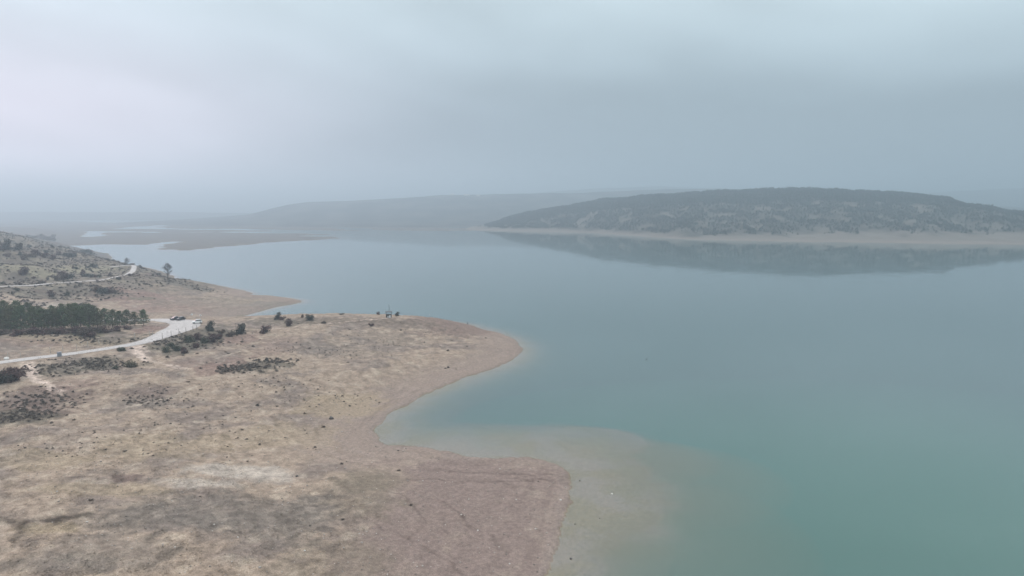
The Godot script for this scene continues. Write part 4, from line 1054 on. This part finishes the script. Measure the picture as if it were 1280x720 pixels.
	# --- pale houses on the far ridge
	for s in [[-316.647, -3650, 22, 6, "leftmost pale house on the far ridge across the lake", 0.2], [-239.625, -3650, 30, 6, "long pale house between the other two on the far ridge", -0.1], [-179.719, -3650, 16, 5, "rightmost and smallest pale house on the far ridge", 0.3]]:
		var y := ridge_h(1, s[0], s[1])
		var t := thing("house", s[4], "house", Vector3(s[0], y - 0.5, s[1]), s[5])
		var wall := paint(Color(0.72, 0.70, 0.67))
		part("wall", box_mesh(Vector3(s[2], s[3], 9)), wall, t, Vector3(0, s[3] * 0.5, 0))
		var prism := PrismMesh.new()
		prism.size = Vector3(10.5, 3.0, s[2] + 1.2)
		part("roof", prism, paint(Color(0.62, 0.56, 0.52)), t, Vector3(0, s[3] + 1.5, 0), Vector3(0, PI / 2, 0))
		for q in 3:
			part("window", box_mesh(Vector3(1.4, 1.6, 0.1)), paint(Color(0.06, 0.065, 0.07), 0.2), t, Vector3((q - 1) * s[2] * 0.3, s[3] * 0.55, 4.53))

func _stone(k: int) -> ArrayMesh:
	var s := SphereMesh.new()
	s.radius = 0.5
	s.height = 0.8
	s.radial_segments = 8
	s.rings = 5
	var arr := s.get_mesh_arrays()
	var v: PackedVector3Array = arr[Mesh.ARRAY_VERTEX]
	for i in v.size():
		var p := v[i]
		v[i] = p * (1.0 + 0.5 * noise_c.get_noise_3d(p.x * 5.0 + k * 17.0, p.y * 5.0, p.z * 5.0))
	arr[Mesh.ARRAY_VERTEX] = v
	var m := ArrayMesh.new()
	m.add_surface_from_arrays(Mesh.PRIMITIVE_TRIANGLES, arr)
	return m

func _loft(sections: Array) -> ArrayMesh:
	# sections: [x along, y low, y high, half width low, half width high]; rounded-off slab between them
	var st := new_st()
	st.set_smooth_group(-1)
	var rings := []
	for s in sections:
		var m: float = lerpf(s[1], s[2], 0.55)
		rings.append([Vector3(s[0], s[1], -s[3] * 0.93), Vector3(s[0], lerpf(s[1], s[2], 0.15), -s[3]), Vector3(s[0], m, -lerpf(s[3], s[4], 0.3)), Vector3(s[0], lerpf(s[1], s[2], 0.92), -s[4]), Vector3(s[0], s[2], -s[4] * 0.85), Vector3(s[0], s[2], s[4] * 0.85), Vector3(s[0], lerpf(s[1], s[2], 0.92), s[4]), Vector3(s[0], m, lerpf(s[3], s[4], 0.3)), Vector3(s[0], lerpf(s[1], s[2], 0.15), s[3]), Vector3(s[0], s[1], s[3] * 0.93)])
	for r in rings.size() - 1:
		for i in 10:
			var a: Vector3 = rings[r][i]
			var b: Vector3 = rings[r][(i + 1) % 10]
			var c: Vector3 = rings[r + 1][(i + 1) % 10]
			var d: Vector3 = rings[r + 1][i]
			for v in [a, c, b, a, d, c]:
				st.add_vertex(v)
	for e in [0, rings.size() - 1]:
		for i in range(1, 9):
			var tri := [rings[e][0], rings[e][i], rings[e][i + 1]]
			if e:
				tri.reverse()
			for v in tri:
				st.add_vertex(v)
	st.generate_normals()
	return st.commit()

func _car(at: Vector3, turn: float, body_paint: Material, label: String, estate: int):
	var t := thing("parked_car", label, "car", on_ground(at.x, at.z, -0.1), turn, "cars parked on the gravel")
	t.position.y = control_h(at.x, at.z) + 0.03
	t.scale = Vector3(1.0, 1.32 if estate else 1.12, 1.06)
	var glass := paint(Color(0.02, 0.022, 0.025), 0.08, 0.0, 0.5)
	part("body", _loft([[-2.1, 0.42, 0.72, 0.72, 0.68], [-1.95, 0.28, 0.88, 0.84, 0.8], [-1.0, 0.24, 0.95, 0.88, 0.86], [0.5, 0.24, 0.98, 0.88, 0.86], [1.7, 0.26, 1.0, 0.87, 0.84], [2.1, 0.34, 0.95, 0.8, 0.76], [2.2, 0.46, 0.8, 0.7, 0.66]]), body_paint, t)
	var rear := 2.05 if estate else 1.75
	part("cabin_glass", _loft([[-1.05, 0.93, 0.96, 0.76, 0.74], [-0.35, 0.93, 1.38, 0.8, 0.64], [0.5, 0.93, 1.44, 0.8, 0.65], [rear - 0.45, 0.93, 1.4, 0.78, 0.63], [rear, 0.93, 0.98, 0.74, 0.7]]), glass, t)
	part("roof", _loft([[-0.42, 1.37, 1.41, 0.62, 0.58], [0.2, 1.42, 1.49, 0.67, 0.62], [rear - 0.6, 1.41, 1.47, 0.66, 0.6], [rear - 0.4, 1.38, 1.42, 0.6, 0.56]]), body_paint, t)
	for s in [-1, 1]:
		part("headlight", box_mesh(Vector3(0.08, 0.14, 0.3)), paint(Color(0.7, 0.72, 0.74), 0.15), t, Vector3(-2.06, 0.66, s * 0.5))
		part("tail_light", box_mesh(Vector3(0.06, 0.2, 0.16)), paint(Color(0.35, 0.03, 0.03), 0.2), t, Vector3(2.15, 0.74, s * 0.6))
		part("side_mirror", box_mesh(Vector3(0.12, 0.12, 0.2)), body_paint, t, Vector3(-0.75, 1.0, s * 0.95))
		for x in [-1.35, 1.35]:
			var w := part("wheel", lathe([Vector2(0.2, -0.1), Vector2(0.31, -0.1), Vector2(0.33, -0.06), Vector2(0.33, 0.06), Vector2(0.31, 0.1), Vector2(0.2, 0.1), Vector2(0.2, -0.1)], 20), paint(Color(0.02, 0.02, 0.02), 0.9), t, Vector3(x, 0.33, s * 0.80), Vector3(PI / 2, 0, 0))
			part("rim", lathe([Vector2(0, -0.06), Vector2(0.2, -0.08), Vector2(0.2, 0.08), Vector2(0, 0.06)], 16), paint(Color(0.45, 0.46, 0.47), 0.35, 0.8), w)

func _blob(chain: Array, cell: float, blend: float) -> ArrayMesh:
	var bones := []
	for i in chain.size() - 1:
		bones.append([chain[i][0], chain[i + 1][0], chain[i][1], chain[i + 1][1]])
	var st := new_st()
	_nets(st, bones, cell, blend, func(_p): return Color(1, 1, 1))
	return st.commit()

func _nets(st: SurfaceTool, bones: Array, cell: float, blend: float, color: Callable):
	# surface nets over the smooth union of tapered capsules
	var lo := Vector3.ONE * 1e6
	var hi := -lo
	for b in bones:
		for e in 2:
			var r: float = b[2 + e] + 2.5 * cell
			lo = lo.min(b[e] - Vector3.ONE * r)
			hi = hi.max(b[e] + Vector3.ONE * r)
	var n := Vector3i(((hi - lo) / cell).ceil()) + Vector3i.ONE
	var f := PackedFloat32Array()
	f.resize(n.x * n.y * n.z)
	f.fill(1.0)
	for b in bones:
		var a: Vector3 = b[0]
		var d: Vector3 = b[1] - a
		var l := maxf(d.length_squared(), 1e-9)
		var reach: float = maxf(b[2], b[3]) + blend * 2.0 + 2.0 * cell
		var p0 := Vector3i(((a.min(b[1]) - Vector3.ONE * reach - lo) / cell).floor()).clamp(Vector3i.ZERO, n - Vector3i.ONE)
		var p1 := Vector3i(((a.max(b[1]) + Vector3.ONE * reach - lo) / cell).ceil()).clamp(Vector3i.ZERO, n - Vector3i.ONE)
		for z in range(p0.z, p1.z + 1):
			for y in range(p0.y, p1.y + 1):
				for x in range(p0.x, p1.x + 1):
					var p := lo + Vector3(x, y, z) * cell
					var t := clampf((p - a).dot(d) / l, 0.0, 1.0)
					var q := p.distance_to(a + d * t) - lerpf(b[2], b[3], t)
					var k := (z * n.y + y) * n.x + x
					var h := clampf(0.5 + 0.5 * (f[k] - q) / blend, 0.0, 1.0)
					f[k] = lerpf(f[k], q, h) - blend * h * (1.0 - h)
	var at := {}
	var corners := [Vector3i(0, 0, 0), Vector3i(1, 0, 0), Vector3i(0, 1, 0), Vector3i(1, 1, 0), Vector3i(0, 0, 1), Vector3i(1, 0, 1), Vector3i(0, 1, 1), Vector3i(1, 1, 1)]
	var edges := [[0, 1], [2, 3], [4, 5], [6, 7], [0, 2], [1, 3], [4, 6], [5, 7], [0, 4], [1, 5], [2, 6], [3, 7]]
	var value := func(c: Vector3i) -> float: return f[(c.z * n.y + c.y) * n.x + c.x]
	for z in n.z - 1:
		for y in n.y - 1:
			for x in n.x - 1:
				var s := PackedFloat32Array()
				var inside := 0
				for c in corners:
					var w: float = value.call(Vector3i(x, y, z) + c)
					s.append(w)
					inside += int(w < 0.0)
				if inside == 0 or inside == 8:
					continue
				var sum := Vector3.ZERO
				var count := 0
				for e in edges:
					if (s[e[0]] < 0.0) != (s[e[1]] < 0.0):
						var t := s[e[0]] / (s[e[0]] - s[e[1]])
						sum += Vector3(corners[e[0]]).lerp(Vector3(corners[e[1]]), t)
						count += 1
				at[Vector3i(x, y, z)] = lo + (Vector3(x, y, z) + sum / count) * cell
	st.set_smooth_group(0)
	var axes := [Vector3i(1, 0, 0), Vector3i(0, 1, 0), Vector3i(0, 0, 1)]
	for c in at:
		for a in 3:
			var u: Vector3i = axes[(a + 1) % 3]
			var v: Vector3i = axes[(a + 2) % 3]
			if not (at.has(c - u) and at.has(c - v) and at.has(c - u - v)):
				continue
			var s0: float = value.call(c)
			var s1: float = value.call(c + axes[a])
			if (s0 < 0.0) == (s1 < 0.0):
				continue
			var quad := [at[c], at[c - u], at[c - u - v], at[c - v]]
			if s0 >= 0.0:
				quad.reverse()
			for i in [0, 1, 2, 0, 2, 3]:
				st.set_color(color.call(quad[i]))
				st.add_vertex(quad[i])
	st.index()
	st.generate_normals()

func _person_material() -> StandardMaterial3D:
	var m := StandardMaterial3D.new()
	m.vertex_color_use_as_albedo = true
	m.roughness = 0.9
	return m

func _person_mesh() -> ArrayMesh:
	var st := new_st()
	var b := []
	b.append([Vector3(0, 0.98, 0), Vector3(0, 1.2, 0), 0.145, 0.14])
	b.append([Vector3(0, 1.2, 0), Vector3(0, 1.38, 0), 0.15, 0.13])
	b.append([Vector3(-0.15, 1.40, 0), Vector3(0.15, 1.40, 0), 0.085, 0.085])
	b.append([Vector3(0, 1.42, 0), Vector3(0, 1.55, 0.015), 0.06, 0.055])
	b.append([Vector3(0, 1.6, 0.03), Vector3(0, 1.68, 0.015), 0.085, 0.098])
	b.append([Vector3(0, 1.63, 0.1), Vector3(0, 1.6, 0.13), 0.02, 0.012])
	for s in [-1, 1]:
		b.append([Vector3(s * 0.09, 0.95, 0), Vector3(s * 0.11, 0.52, 0.02), 0.095, 0.065])
		b.append([Vector3(s * 0.11, 0.52, 0.02), Vector3(s * 0.12, 0.09, -0.02), 0.062, 0.045])
		b.append([Vector3(s * 0.12, 0.05, -0.05), Vector3(s * 0.14, 0.045, 0.14), 0.045, 0.038])
		b.append([Vector3(s * 0.2, 1.39, 0), Vector3(s * 0.27, 1.12, -0.03), 0.058, 0.048])
		b.append([Vector3(s * 0.27, 1.12, -0.03), Vector3(s * 0.27, 0.88, 0.06), 0.045, 0.034])
		b.append([Vector3(s * 0.27, 0.87, 0.065), Vector3(s * 0.265, 0.8, 0.085), 0.034, 0.03])
	_nets(st, b, 0.024, 0.03, _person_color)
	# hands: five fingers each, hanging slightly curled
	for s in [-1, 1]:
		var h := []
		var palm := Vector3(s * 0.265, 0.8, 0.085)
		h.append([palm + Vector3(0, 0.05, 0), palm, 0.022, 0.026])
		for q in 4:
			var root := palm + Vector3(0, -0.015, -0.03 + q * 0.02)
			var mid := root + Vector3(-s * 0.006, -0.045 - 0.004 * (q % 3), 0.002)
			h.append([root, mid, 0.0095, 0.009])
			h.append([mid, mid + Vector3(-s * 0.014, -0.03, 0.002), 0.009, 0.008])
		h.append([palm + Vector3(-s * 0.005, 0.02, 0.025), palm + Vector3(-s * 0.015, -0.025, 0.05), 0.011, 0.009])
		_nets(st, h, 0.007, 0.006, func(_p): return Color(0.36, 0.22, 0.16))
	return st.commit()

func _person_color(p: Vector3) -> Color:
	if p.y > 1.56:
		return Color(0.03, 0.025, 0.02) if p.y > 1.70 or p.z < 0.02 else Color(0.36, 0.22, 0.16)
	if p.y > 1.48:
		return Color(0.36, 0.22, 0.16)
	if p.y < 0.1:
		return Color(0.02, 0.02, 0.02)
	if p.y < 0.98 and absf(p.x) < 0.22:
		return Color(0.03, 0.033, 0.045)
	return Color(0.035, 0.035, 0.04)
